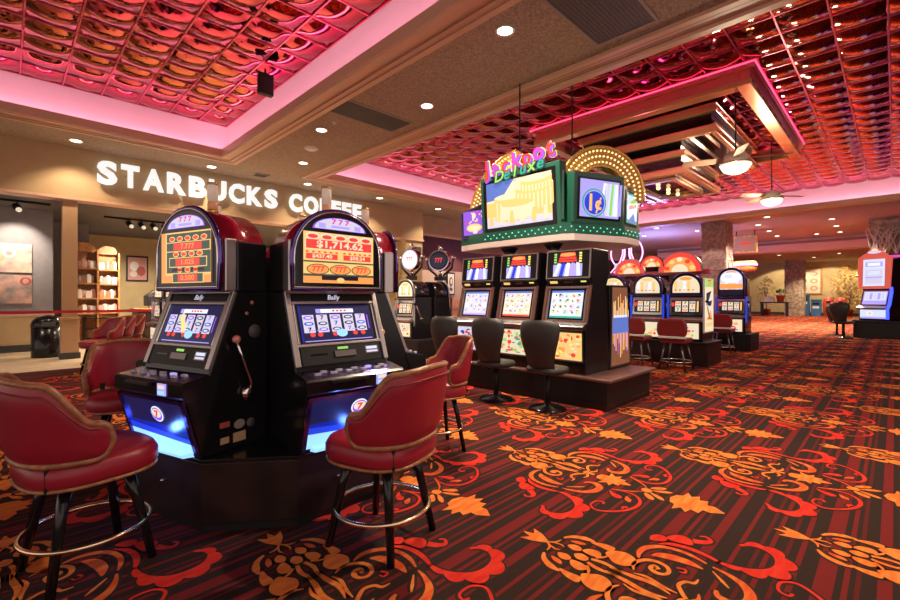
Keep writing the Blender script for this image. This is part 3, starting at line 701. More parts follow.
# ------------------------------------------------------------------ centre bank
def machine_video(label, k, cat_group):
    t = thing('slot_machine', label, 'slot machine', group=cat_group); W = .345
    c = MB(); c.prism([(0,0),(-.01,.60),(.05,.66),(.17,1.16),(.16,1.22),(.13,1.27),(.17,1.66),(.62,1.66),(.68,1.35),(.56,1.15),(.60,.9),(.66,0)], 'x', -W, W, 'black_gloss'); c.build('cabinet', t, .01)
    b = MB(); pl = Plane(b, (0,-.006,.36), V=(0,-.015,1)); pl.block(-.31,-.2,.31,.2,0,.006,'dark_steel'); pl.O = pl.p(0,0,.006)
    bg = ('s_amber','s_cream','s_pale')[k]; pl.rect(-.29,-.18,.29,.18,.001,bg); rn = random.Random(5+k)
    for i in range(60):
        u, v = rn.uniform(-.25,.25), rn.uniform(-.15,.15); m = (('s_red','s_orange','s_cream','s_yellow'),('s_lime','s_orange','s_red','s_teal'),('s_red','s_green','s_cream','s_blue'))[k][i % 4]; pl.ell(u, v, rn.uniform(.012,.045), rn.uniform(.01,.03), .002+.0002*i, m, 10)
    b.build('belly_panel', t)
    d = MB(); d.prism([(0,.57),(-.09,.58),(-.10,.62),(-.08,.64),(.04,.69),(.06,.62)], 'x', -W, W, 'dark_steel'); dk = d.build('button_shelf', t, .006)
    for i in range(7): q = MB(); u = -.24+i*.08; q.box(u-.025,-.06,.635,u+.025,-.03,.662,'button_grey'); q.build('button', dk, .003)
    V = (0,.12,.50); O = (0,.105,.915)
    f = MB(); pl = Plane(f, O, V=V)
    for s in (-1,1): pl.block(s*.325-.02,-.26,s*.325+.02,.26,0,.03,'lip_wood'); pl.block(s*.285-.014,-.23,s*.285+.014,.22,0,.02,'silver')
    pl.block(-.32,-.26,.32,-.22,0,.03,'lip_wood'); pl.block(-.32,.215,.32,.25,0,.03,'silver'); f.build('face_frame', t, .005)
    s = MB(); pl = Plane(s, O, V=V); pl.block(-.27,-.215,.27,.21,0,.006,'black_gloss'); pl.O = pl.p(0,0,.006); rn = random.Random(20+k)
    pl.rect(-.24,-.19,.24,.19,.001,('s_ice','s_cream','s_pale')[k])
    for i in range(5):
        for j in range(4):
            u, v = -.185+i*.092, .12-j*.075; pl.rect(u-.038,v-.032,u+.038,v+.032,.002,('s_white','s_pale','s_ice','s_cream')[(i+j+k) % 4]); pal = (('s_teal','s_lime','s_navy','s_cream','s_red'),('s_lime','s_red','s_amber','s_purple','s_cream'),('s_sky','s_lilac','s_cream','s_ice','s_purple'))[k]
            for q in range(4): pl.ell(u+rn.uniform(-.022,.022), v+rn.uniform(-.016,.016), rn.uniform(.007,.018), rn.uniform(.006,.014), .003+.0004*q, pal[rn.randrange(5)], 8)
    pl.rect(-.24,.16,.24,.19,.004,'s_sky'); pl.rect(-.24,-.19,.24,-.165,.004,('s_teal','s_red','s_lilac')[k]); s.build('main_screen', t)
    g = MB(); pl = Plane(g, (0,.145,1.225), V=(0,-.03,.06)); pl.block(-.33,-.04,.33,.04,0,.02,'black_satin'); pl.rect(-.27,-.018,-.15,.02,.021,'s_amber'); pl.rect(-.05,-.014,.08,.016,.021,'dark_steel'); pl.rect(.2,-.005,.28,.016,.021,'s_yellow'); g.build('card_panel', t)
    g = MB(); pl = Plane(g, (0,.148,1.46), V=(0,.04,.39)); pl.block(-.335,-.195,.335,.195,0,.012,'silver'); pl.block(-.315,-.18,.315,.18,.012,.014,'black_gloss'); pl.O = pl.p(0,0,.014)
    pl.rect(-.22,-.165,.22,.0,.002,'s_lilac'); pl.rect(-.20,.0,.20,.165,.002,'s_dark')
    for i in range(5): pl.poly([(-.22+.09*i,-.165),(-.16+.09*i,-.165),(-.10+.07*i,.01),(-.15+.07*i,.02)], .003+.0002*i, ('s_ice','s_blue','s_white','s_lilac','s_ice')[i])
    for j in range(4): pl.rect(-.14+.01*j,.03+.034*j,.14-.01*j,.058+.034*j,.004,'s_red'); pl.rect(-.21,.02+.036*j,-.17,.045+.036*j,.004,'s_lime'); pl.rect(.17,.02+.036*j,.21,.045+.036*j,.004,'s_yellow')
    pl.ell(0,.13,.12,.025,.006,'s_orange'); g.build('top_screen', t)
    return t
CB = thing('machine_plinth', 'black wooden plinth with a projecting reddish lip under the centre row of slot machines', 'plinth', (5.9,3.95,0))
a = MB(); a.box(-.67,-1.45,0,.67,1.45,.36,'black_satin'); a.box(-.675,-1.455,.0,.675,1.455,.07,'base_wood'); a.build('body', CB, .006)
a = MB(); a.box(-.73,-1.52,.355,.73,1.52,.40,'lip_wood'); a.build('lip', CB, .015, seg=3)
for i, (y, l) in enumerate(((3.15,'rightmost slot machine of the centre row, with an orange belly glass'),(3.97,'middle slot machine of the centre row, its screen on a cream background'),(4.79,'leftmost slot machine of the centre row, its screen pale violet'))):
    o = machine_video(l, i, 'slot machines of the centre row'); o.location = (5.28,y,.40); o.rotation_euler.z = R(-90)
t = thing('slot_machine', 'slot machine with a blue and orange city picture on its side, behind the centre row', 'slot machine', (6.58,3.15,.40), R(90))
c = MB(); c.prism([(0,0),(-.01,.60),(.05,.66),(.12,1.0),(.13,1.18),(.62,1.18),(.62,0)], 'x', -.345, .345, 'black_gloss'); c.build('cabinet', t, .01)
q = MB(); pl = Plane(q, (-.36,.33,.60), U=(0,-1,0)); W_ = .33
pl.slab([(-W_,-.58),(W_,-.58),(W_-.1,.58),(-W_+.04,.58)], -.012, .006, 'dark_steel'); pl.slab([(-W_+.03,-.55),(W_-.03,-.55),(W_-.12,.55),(-W_+.07,.55)], .006, .008, 's_brown')
pl.poly([(-.27,-.12),(.26,-.12),(.24,.16),(-.26,.16)], .009, 's_sky'); rn = random.Random(3)
for i in range(22):
    u = -.26+.0235*i; hgt = rn.uniform(.05,.3); pl.rect(u,.12,u+.022,.16+hgt,.010,('s_brown','s_cream','s_orange','s_amber')[i % 4]); pl.rect(u,-.12-hgt*1.1,u+.024,-.10,.010,('s_orange','s_brown','s_amber','s_purple')[i % 4])
for i in range(7): pl.ell(-.2+.06*i,.14,.035,.018,.012,'s_ice')
q.build('side_panel', t)

def chair(label, loc, rz, grp, m='black_vinyl'):
    t = thing('swivel_chair', label, 'chair', (loc[0], loc[1], 0), rz, grp)
    b = MB(); b.lathe([(.0001,0),(.235,0),(.235,.012),(.20,.03),(.06,.05),(.04,.07),(.0001,.07)], 'black_gloss', 32); b.build('base', t)
    b = MB(); b.lathe([(.038,.05),(.036,.46)], 'black_satin', 16); b.build('post', t)
    b = MB(); b.lathe([(.0001,.455),(.20,.455),(.245,.475),(.25,.51),(.235,.535),(.15,.55),(.0001,.552)], m, 36, e=2.7, sy=.95); b.build('seat', t)
    def fn(o):
        def g(u, v):
            a = -1+2*u; z = .53+.60*v; w = (.185+.10*sm(v*1.25)) ; e = 1
            if v > .82: e = math.sqrt(max(0, 1-((v-.82)/.18)**2))*.35+.65 if v < .999 else .62
            x = a*w*e; y = .205+.05*v+.035*math.sin(PI*min(1, v*1.1))-.075*a*a
            k = min(1, min(u, 1-u)*8)**.5*min(1, min(v, 1-v)*8)**.5
            return (x, y+o*(.006+.026*k), z)
        return g
    b = MB(); b.grid(fn(1), 20, 18, m); b.grid(fn(-1), 20, 18, m); b.build('backrest', t, weld=False)
    b = MB(); b.box(-.03,.14,.44,.03,.22,.47,'black_satin'); b.box(-.03,.20,.44,.03,.225,.66,'black_satin'); b.build('back_bracket', t)
    return t
chair('black swivel chair with a tall rounded back at the rightmost machine of the centre row', (4.84,3.10), R(90), 'black swivel chairs of the centre row')
c2 = chair('black swivel chair with a tall rounded back at the middle machine of the centre row', (4.80,3.90), R(90), 'black swivel chairs of the centre row')
dup(c2, (4.80,4.74,0), R(90), 'black swivel chair at the leftmost machine of the centre row, behind a red stool')
# ------------------------------------------------------------------ overhead jackpot sign
SX, SY = 5.95, 3.85
js = thing('overhead_sign', 'big faceted overhead jackpot sign with bulb arches and lit screens above the centre row', 'sign', (SX, SY, 2.26))
def sl(mb): mb.v = [(a-SX, b-SY, c-2.26) for a, b, c in mb.v]; return mb
foot = [(5.50,4.72),(5.50,3.28),(5.58,3.14),(6.42,2.80),(6.95,2.80),(7.3,3.3),(7.1,4.5),(6.2,5.3),(5.60,5.32)]
a = MB(); a.prism(foot, 'z', 2.20, 2.30, 'sign_under'); sl(a).build('underside', js, .01)
a = MB(); a.prism(foot, 'z', 2.30, 2.46, 'sign_green'); 
for i in range(len(foot)-3):
    (x0,y0),(x1,y1) = foot[i], foot[(i+1)]
    L = math.hypot(x1-x0, y1-y0); n = int(L/.06)
    for k in range(n):
        u = (k+.5)/n; nx, ny = (y1-y0)/L, -(x1-x0)/L
        nx, ny = -abs(nx) if i == 0 else nx, ny
        sgn = 1 if ((x0+x1)/2+nx-SX)**2+((y0+y1)/2+ny-SY)**2 > ((x0+x1)/2-SX)**2+((y0+y1)/2-SY)**2 else -1
        a.ball((x0+(x1-x0)*u+nx*sgn*.004, y0+(y1-y0)*u+ny*sgn*.004, 2.345+.05*(k % 2)), .011, 'bulb_green', 6)
sl(a).build('bulb_band', js)
a = MB(); a.prism([(5.58,4.65),(5.58,3.42),(5.75,3.25),(6.5,2.98),(6.95,2.98),(7.1,3.4),(7.0,4.4),(6.2,5.1),(5.8,5.05)], 'z', 2.44, 3.0, 'sign_green'); sl(a).build('core', js)
def face(name, O, U, w, h, tilt, arts, frame='sign_green', fr=.07, extra=None):
    U = Vector(U).normalized(); N = U.cross(Vector((0,0,1))).normalized(); V = (Vector((0,0,1))+N*tilt).normalized()
    a = MB(); pl = Plane(a, O, U, V); pts = extra or [(-w,-h),(w,-h),(w,h),(-w,h)]
    g = [(u*(1+fr/w), v*(1+fr/h)) for u, v in pts]; pl.slab(g, -.16, .02, frame)
    hs = sl(a).build(name+'_housing', js, .012)
    a = MB(); pl = Plane(a, O, U, V); pl.slab(pts, .018, .03, 'black_gloss'); pl.O = pl.p(0,0,.03); arts(pl, w, h); sl(a).build(name, js); return hs
def a_main(pl, w, h):
    w -= .06; h -= .05; pl.rect(-w,-h,w,h,.001,'s_cream'); pl.poly([(-w,h*.2),(-w,h),(-.05,h),(-.3,h*.25)], .002, 's_sky'); pl.poly([(-w,-h),(w,-h),(w,-h*.75),(-w,-h*.55)], .003, 's_pale')
    pl.poly([(-w,-h*.5),(w,-h*.7),(w,h*.2),(-w,h*.1)], .0025, 's_amber')
    def drum(u, v, a, b, hh, k, m1, m2):
        pl.poly([(u-a,v),(u-a,v-hh)]+[(u-a*math.cos(PI*i/10), v-hh-b*math.sin(PI*i/10)) for i in range(1,10)]+[(u+a,v-hh),(u+a,v)], k, m1)
        pl.ell(u, v, a, b, k+.0005, m2, 22)
        for i in range(9):
            uu = u-a*.85+a*1.7*i/8; dv = -b*math.sqrt(max(0, 1-((uu-u)/a)**2)); pl.rect(uu-.012, v-hh+dv, uu+.012, v-.05+dv, k+.0004, 's_cream')
    drum(-.1,.10,.34,.05,.34,.004,'s_amber','s_cream'); drum(.30,.20,.33,.06,.30,.006,'s_amber','s_cream'); drum(.34,.30,.27,.05,.14,.0075,'s_amber','s_cream'); drum(.0,-.02,.30,.05,.2,.008,'s_cream','s_amber')
    for i in range(6): pl.poly([(-w+.05+.2*i,-h*.9),(-w+.14+.2*i,-h*.9),(-w+.12+.2*i,-h*.35),(-w+.07+.2*i,-h*.35)], .011, ('s_amber','s_cream')[i % 2])
face('main_screen', (5.50,4.03,2.86), (0,-1,0), .66, .40, .06, a_main)
def a_left(pl, w, h):
    pl.rect(-w+.03,-h+.03,w-.03,h-.03,.001,'s_purple'); pl.ell(.0,-.08,.16,.07,.003,'s_amber'); pl.ell(0,-.08,.13,.045,.004,'s_cream'); pl.ell(.02,-.15,.05,.03,.0045,'s_cream'); rn = random.Random(2)
    for i in range(18): pl.ell(rn.uniform(-w*.7,w*.7), rn.uniform(0,h*.8), .018,.018,.002,('s_pale','s_magenta','s_amber')[i % 3], 8)
    pl.ell(0,.12,.04,.05,.005,'s_cream')
face('left_screen', (5.60,5.00,2.66), (.12,-1,0), .25, .23, .05, a_left, 'violet_chrome', .035, [(-.25,-.23),(.25,-.23),(.25,.30),(-.25,.16)])
def a_cent(pl, w, h):
    pl.rect(-w+.03,-h+.03,w-.03,h-.03,.001,'s_lilac'); pl.rect(.1,-h+.06,w-.05,h-.06,.002,'s_ice')
    for i in range(5): pl.poly([(.06+.075*i,h-.06),(.10+.075*i,h-.06),(.05+.085*i,-h+.07),(.0+.085*i,-h+.07)], .003+.0002*i, ('s_white','s_pale','s_lime','s_white','s_lilac')[i])
    pl.ell(-.10,-.06,.215,.2,.005,'s_teal',28); pl.ell(-.10,-.06,.19,.178,.006,'s_lilac',28); pl.ell(-.10,-.06,.175,.16,.007,'s_blue',28); [(pl.text(c_, u_, -.07, s_, .009, 's_orange', .03), pl.text(c_, u_-.006, -.064, s_, .011, 's_amber', .008)) for c_, u_, s_ in (('1',-.165,.32),('¢',-.03,.26))]
face('penny_screen', (5.96,2.98,2.80), (1,-.40,0), .38, .29, .05, a_cent)
def a_right(pl, w, h):
    pl.rect(-w+.03,-h+.03,w-.03,h-.03,.001,'s_teal'); pl.rect(-w+.05,-h+.08,w-.05,h-.06,.002,'s_ice'); pl.poly([(-.13,-.02),(.12,.03),(.14,.08),(-.11,.04)], .006, 's_red'); pl.poly([(-.1,.08),(.12,.2),(.1,.0)], .003, 's_lime'); pl.poly([(-.15,-.2),(.14,-.22),(.05,-.06)], .004, 's_sky')
face('right_screen', (6.68,2.83,2.74), (1,.02,0), .23, .25, .04, a_right)
for i in range(3):
    a = MB(); x0 = 5.50+.085*i; a.prism([(x0,3.30-.05*i),(x0+.03,3.27-.05*i),(x0+.10,3.34-.05*i),(x0+.07,3.38-.05*i)], 'z', 2.50+.03*i, 3.20-.02*i, ('sign_green','lip_wood','sign_green')[i]); sl(a).build('fin', js, .006)
def arch_part(name, C, U, r0, r1, a0, a1, dep):
    U = Vector(U).normalized(); a = MB(); pl = Plane(a, C, U); n = 30
    out = [(r1*math.cos(a0+(a1-a0)*i/n), r1*math.sin(a0+(a1-a0)*i/n)) for i in range(n+1)]; inn = [(r0*math.cos(a0+(a1-a0)*i/n), r0*math.sin(a0+(a1-a0)*i/n)) for i in range(n+1)]
    for i in range(n): pl.slab([inn[i],out[i],out[i+1],inn[i+1]], -dep, 0, 'gold_face')
    rr = (r0+r1)/2
    a.tube([pl.p(u*1.0,v,0) for u, v in inn], .02, 'gold', 6); a.tube([pl.p(u,v,0) for u, v in out], .02, 'gold', 6)
    par = sl(a).build(name, js)
    a = MB(); pl = Plane(a, C, U)
    for row in (.22,.5,.78):
        r = r0+(r1-r0)*row; m = int(r*(a1-a0)/.062)
        for i in range(m): q = a0+(a1-a0)*(i+.5)/m; a.ball(pl.p(r*math.cos(q), r*math.sin(q), .006), .014, 'bulb_gold', 6)
    sl(a).build('bulbs', par); par.children[0]['kind'] = 'stuff'
arch_part('bulb_arch', (5.66,4.10,2.62), (0,-1,0), .86, 1.10, R(95), R(190), .12)
arch_part('bulb_arch', (6.30,3.08,2.96), (1,-.62,0), .40, .70, R(-8), R(165), .14)
LM = ('s_red','s_magenta','s_orange')
a = MB(); pl = Plane(a, (5.46,4.03,3.44), (0,-1,0)); w_ = [0,.2,.38,.56,.74,.92,1.08]
for i, ch in enumerate('Jackpot'):
    v = .02*i-.05+.02*(i % 2)
    X_ = -.60+.197*i+(.03 if i == 0 else 0); v += .05 if i == 0 else 0; pl.text(ch, X_, v, .36, -.03, 's_yellow', .045, sx=1.0, depth=.03, rot=R(8)); pl.text(ch, X_+.012, v-.012, .35, .0, 's_purple', .03, sx=1.0, depth=.03, rot=R(8)); pl.text(ch, X_, v+.004, .345, .032, ('s_red','s_magenta')[i % 2], .016, sx=1.0, rot=R(8))
sl(a).build('lettering', js)
a = MB(); pl = Plane(a, (5.45,3.96,3.31), (0,-1,0))
for i, ch in enumerate('Deluxe'):
    pl.text(ch, -.38+.15*i, .012*i-.03, .25, .0, 's_green', .05, sx=1.05, depth=.03, shear=.2, rot=R(4)); pl.text(ch, -.38+.15*i, .012*i-.03, .24, .033, ('s_lime','s_teal')[i % 2], .015, sx=1.05, shear=.2, rot=R(4))
sl(a).build('lettering', js)
for y in (4.37,3.56):
    a = MB(); a.lathe([(.10,2.065),(.10,2.09),(.085,2.12)], 'chrome', 20, (5.72,y,0)); a.lathe([(.07,2.1),(.11,2.14),(.14,2.18),(.14,2.20)], 'black_gloss', 20, (5.72,y,0)); sl(a).build('support_post', js)
for x, y in ((5.9,4.3),(6.5,3.7)):
    a = MB(); a.tube([(x,y,2.98),(x,y,3.86 if x > 9.2 else 5.5)], .012, 'black_satin', 6); a.lathe([(.06,0),(.02,.05)], 'black_satin', 12, (x,y,2.98)); sl(a).build('hanging_rod', js)

# ------------------------------------------------------------------ reel machines behind
def machine_reel(label, grp, glow='s_blue', topart=0, deep=.7, side=False, name='slot_machine', ty=1.43):
    t = thing(name, label, 'slot machine', group=grp); W = .34
    c = MB(); c.prism([(0,0),(-.01,.42),(.05,.5),(.10,.92),(.10,1.0),(deep,1.0),(deep,0)], 'x', -W, W, 'black_gloss'); c.build('cabinet', t, .01)
    c = MB(); c.prism(arch(.31,.98,ty-.03), 'y', .10, deep-.05, 'black_gloss', True); c.build('hood', t)
    r = MB(); o_ = arch(.315,.97,ty); r.tube([(x,.09,z) for x, z in o_], .022, 'violet_chrome' if glow == 's_blue' else 'silver', 8, True); r.build('hood_rim', t)
    g = MB(); g.prism(arch(.30,.98,ty-.02), 'y', .072, .10, 'black_gloss'); pl = Plane(g, (0,.071,0)); pl.poly([(x, z) for x, z in arch(.265,1.02,ty-.05)], .002, 's_cream' if topart != 2 else 's_pale')
    for i in range(5): pl.rect(-.20+.085*i-.028,1.05,-.20+.085*i+.028,ty-.16,.004,('s_white','s_amber','s_cream')[(i+topart) % 3])
    for i in range(5): pl.rect(-.2+.085*i-.02,1.07,-.2+.085*i+.02,1.09,.006,('s_red','s_brown')[i % 2])
    pl.ell(0,ty-.11,.12,.035,.006,'s_orange' if topart else 's_amber'); g.build('top_glass', t)
    s = MB(); pl = Plane(s, (0,.07,.72), V=(0,.05,.42)); pl.block(-.32,-.18,.32,.2,0,.015,'chrome'); pl.block(-.28,-.13,.28,.14,.015,.017,'s_dark'); pl.O = pl.p(0,0,.017); reels(pl, -.22,-.10,.2,.12, 3, 's_cream', ('s_dark','s_navy','s_red')); pl.ell(-.25,.05,.03,.05,.004,'s_red'); pl.rect(.215,-.1,.25,.12,.003,'s_amber'); s.build('reel_window', t)
    d = MB(); d.prism([(0,.41),(-.09,.42),(-.10,.46),(.05,.52)], 'x', -W, W, 'silver'); dk = d.build('button_shelf', t, .006)
    for i in range(5): q = MB(); q.box(-.2+.1*i-.025,-.06,.455,-.2+.1*i+.025,-.03,.485,'button_grey'); q.build('button', dk)
    b = MB(); pl = Plane(b, (0,-.006,.22), V=(0,-.01,1)); pl.block(-.3,-.18,.3,.18,0,.006,'dark_steel'); pl.rect(-.27,-.16,.27,.16,.007,'s_cream'); rn = random.Random(hash(label) % 99 if False else len(label))
    for i in range(14): pl.ell(rn.uniform(-.22,.22), rn.uniform(-.12,.12), rn.uniform(.02,.06), rn.uniform(.015,.03), .008+.0003*i, ('s_purple','s_orange','s_lime','s_amber','s_red')[i % 5], 10)
    b.build('belly_panel', t)
    for s_ in (-1,1): q = MB(); q.box(s_*.35-.012,.02,.3,s_*.35+.012,.07,.98,'s_blue' if glow == 's_blue' else 'chrome'); q.build('side_light' if glow == 's_blue' else 'side_rail', t)
    hd = MB(); hd.tube([(W+.02,.25,.5),(W+.06,.25,.5),(W+.06,.16,.62),(W+.055,.08,.82)], .012, 'chrome', 8); hd.lathe([(.0001,0),(.06,0),(.06,.02),(.0001,.02)], 'chrome', 14, (W+.04,.25,.48)); hh = hd.build('pull_handle', t); b = MB(); b.ball((W+.055,.07,.84),.03,'black_gloss'); b.build('knob', hh)
    if side:
        q = MB(); pl = Plane(q, (W+.02,.33,.76), U=(0,1,0)); pl.block(-.32,-.57,.32,.57,-.018,.012,'white_plain'); pl.rect(-.30,-.55,.30,.55,.013,'s_cream'); pl.rect(-.3,.38,.3,.55,.014,'s_lime'); pl.poly([(-.2,.25),(.15,.30),(-.05,.08),(.2,.1),(.12,-.02),(-.22,.0)], .015, 's_dark'); pl.poly([(-.2,-.3),(.1,-.1),(.22,-.32)], .016, 's_orange'); pl.poly([(-.22,-.36),(.2,-.36),(.2,-.44),(-.22,-.44)], .016, 's_amber'); pl.text('777', 0, .46, .18, .017, 's_red', .03); q.build('side_panel', t)
    return t
B2 = thing('machine_plinth', 'dark wooden plinth under the row of arched reel machines with red chairs', 'plinth', (10.55,4.1,0))
a = MB(); a.box(-.5,-1.42,0,.5,1.42,.47,'base_wood'); a.box(-.52,-1.44,.45,.52,1.44,.49,'black_satin'); a.build('body', B2, .008)
G2 = 'arched reel slot machines of the row with red chairs'
o = machine_reel('arched reel slot machine with a tall cream picture panel on its right side', G2, 's_blue', 1, .7, True); o.location = (10.12,3.13,.49); o.rotation_euler.z = R(-90)
o2 = machine_reel('arched reel slot machine with cream top glass, behind the half-hidden red chair', G2, 's_blue', 0, .7); o2.location = (10.12,3.93,.49); o2.rotation_euler.z = R(-90)
dup(o2, (10.12,4.73,.49), R(-90), 'arched reel slot machine at the left end of its row, mostly behind the centre row')
def redchair(label, loc, rz):
    t = thing('casino_chair', label, 'chair', (loc[0],loc[1],0), rz, 'red chairs at the arched reel machines')
    b = MB(); b.box(-.24,-.24,.52,.24,.22,.62,'red_vinyl_dark'); b.build('seat', t, .03, seg=3)
    b = MB(); b.prism([(-.25,.66),(.25,.66),(.28,.76),(.27,.90),(.20,1.0),(-.20,1.0),(-.27,.90),(-.28,.76)], 'y', .20, .28, 'red_vinyl_dark'); bk = b.build('backrest', t, .03, seg=3)
    b = MB(); b.box(-.25,.19,.615,.25,.285,.66,'white_plain'); b.build('band', bk, .01)
    for sx in (-1,1):
        b = MB(); b.tube([(sx*.15,.16,.52),(sx*.24,.24,0)], .018, 'dark_steel', 8); b.build('leg', t); b = MB(); b.tube([(sx*.15,-.16,.52),(sx*.24,-.24,0)], .018, 'dark_steel', 8); b.build('leg', t)
    b = MB(); b.torus((0,0,.16), .29, .012, 'chrome', 28, 6); b.build('foot_ring', t)
    return t
r1 = redchair('red padded chair with a white band below its back, fully visible before the arched machines', (9.38,3.06), R(90))
dup(r1, (9.42,3.86,0), R(90), 'red padded chair half hidden by the picture panel of the centre row')
# lit topper over that row
tp = thing('topper_sign', 'glowing red and orange sunrise topper above the arched reel machines', 'sign', (10.75,3.9,1.92))
a = MB(); a.box(-.12,-1.1,0,.12,1.1,.10,'red_lacquer'); a.build('base', tp, .01)
for i, (y, r, z) in enumerate(((.62,.36,.06),(-.52,.46,.06),(.08,.27,.20))):
    a = MB(); pl = Plane(a, (-.14-.02*i,y,z), (0,-1,0)); n = 18; arc = lambda q: [(q*math.cos(PI*k/n), q*math.sin(PI*k/n)) for k in range(n+1)]
    pl.slab(arc(r), -.1, 0, 'black_gloss' if i == 2 else 'silver'); pl.poly(arc(r*.94), .002, 's_red'); pl.poly(arc(r*.72), .004, 's_orange'); pl.poly(arc(r*.38), .006, 's_cream')
    for k in range(5): qa = PI*(k+.5)/5; pl.ell(r*.6*math.cos(qa), r*.6*math.sin(qa), r*.13, r*.11, .008, ('s_amber','s_red','s_cream')[k % 3], 10)
    a.build('half_disc', tp)
nv = thing('neon_sign', 'pink neon tower sign with a ring, left of the red topper', 'neon sign', (11.0,4.72,1.92))
a = MB(); a.box(-.05,-.5,0,.05,.5,.06,'black_gloss'); a.box(-.03,-.4,.06,.03,.4,.10,'s_magenta'); a.build('base', nv)
a = MB()
for s_ in (-1,1): a.tube([(-.05,s_*.06,.95),(-.05,s_*.06,.55),(-.05,s_*.12,.35),(-.05,s_*.34,.1)], .022, 'pink_neon', 8); a.tube([(-.05,s_*.11,.95),(-.05,s_*.11,.58),(-.05,s_*.18,.38),(-.05,s_*.42,.12)], .014, 'pink_neon', 8)
a.build('tower_tube', nv)
a = MB(); a.tube([(-.08,.4*math.cos(2*PI*k/28),.60+.4*math.sin(2*PI*k/28)) for k in range(28)], .016, 'pink_neon', 8, True); a.box(.0,-.02,.05,.03,.02,1.0,'black_satin'); a.build('ring_tube', nv)
a = MB(); pl = Plane(a, (-.1,0,.28), (0,-1,0)); pl.block(-.30,-.07,.30,.07,-.02,0,'s_pale'); pl.ell(0,.02,.12,.06,.002,'s_white'); a.build('name_plate', nv)

B3 = thing('machine_plinth', 'low dark plinth of the slot machine by the mauve stone column', 'plinth', (14.2,3.5,0))
a = MB(); a.box(-.5,-.85,0,.5,.85,.45,'black_satin'); a.build('body', B3, .01)
o = machine_reel('slot machine with a pale domed top, violet screen and purple side, by the stone column', 'slot machines by the stone column', 's_blue', 2, .7, name='slot_machine', ty=1.75); q = MB(); pl = Plane(q, (0,.066,0)); pl.ell(0,1.50,.24,.14,.002,'s_white',24); pl.ell(-.06,1.53,.10,.06,.003,'s_ice'); pl.rect(-.27,1.20,.27,1.33,.002,'s_orange'); pl.rect(-.27,1.02,.27,1.18,.003,'s_dark'); q.build('dome_artwork', o); o.location = (13.75,3.12,.45); o.rotation_euler.z = R(-90)
r3 = redchair('small red chair in front of the domed slot machine by the stone column', (13.1,3.15), R(90)); r3['group'] = 'red chairs further back'

# ------------------------------------------------------------------ chrome retro machines behind the carousel
B4 = thing('machine_plinth', 'dark plinth under the chrome reel machines behind the carousel', 'plinth', (7.45,8.5,0))
a = MB(); a.box(-.75,-.75,0,.75,.75,.42,'black_satin'); a.build('body', B4, .01)
o = machine_reel('chrome-fronted reel slot machine with a cream arched top glass, behind the carousel', 'chrome reel machines behind the carousel', 'x', 0, .62, ty=1.42); o.location = (6.78,8.38,.42); o.rotation_euler.z = R(-90)
o3 = dup(o, (8.12,8.38,.42), R(90), 'chrome-fronted reel slot machine with its back to the first, facing away behind the carousel')
def topper(label, loc, rz, m1, m2):
    t = thing('machine_topper', label, 'machine topper', loc, rz)
    a = MB(); a.box(-.14,-.06,0,.14,.06,.10,'black_satin'); a.lathe([(.05,.1),(.035,.28)], 'chrome', 12); a.build('stand', t)
    a = MB(); pl = Plane(a, (0,-.07,.50)); n = 28; pl.slab([(.32*math.cos(2*PI*k/n), .26*math.sin(2*PI*k/n)) for k in range(n)], -.12, 0, 'chrome'); pl.ell(0,0,.29,.235,.002,m1,28); pl.ell(0,0,.25,.19,.004,m2,28); pl.text('777', 0, 0, .16, .006, 's_red', .02); pl.N = -pl.N; pl.ell(0,0,.29,.235,.122,m1,28); a.build('disc', t)
    for s_ in (-1,1): a = MB(); a.tube([(s_*.1,0,.12),(s_*.36,0,.30),(s_*.40,0,.52)], .03, 'black_satin', 8); a.ball((s_*.40,0,.55), .06, 'chrome'); a.build('arm', t)
    a = MB(); a.lathe([(.03,.75),(.05,.78),(.05,.86),(.02,.9)], 'chrome', 12); a.build('finial', t)
    return t
topper('oval chrome topper with a white face on the first retro machine', (7.05,8.38,1.84), R(-90), 's_pale', 's_white')
topper('oval chrome topper with a dark face behind the white-faced one', (7.75,8.1,1.84), R(-80), 'black_satin', 's_dark')

# left bank by the cafe
B5 = thing('machine_plinth', 'dark plinth of the slot machines in front of the cafe', 'plinth', (2.75,10.5,0))
a = MB(); a.box(-.6,-1.0,0,.6,1.0,.40,'black_satin'); a.build('body', B5, .01)
for i, (y, l) in enumerate(((10.0,'slot machine with a cream belly before the cafe, nearer of the two'),(10.92,'slot machine with a cream belly before the cafe, farther of the two'))):
    if i == 0: o = machine_reel(l, 'reel machines in front of the cafe', 'x', 1, .7); o.location = (2.2,y,.40); o.rotation_euler.z = R(-90)
    else: dup(o, (2.2,y,.40), R(-90), l)
for i, (X, Z, l) in enumerate(((-6.45,8.2,'red stool nearest in the row in front of the cafe'),(-6.78,8.95,'red stool in the middle of the row in front of the cafe'),(-7.10,9.72,'red stool farthest in the row in front of the cafe'))):
    s = stool(l, lc_(X, Z), 150)

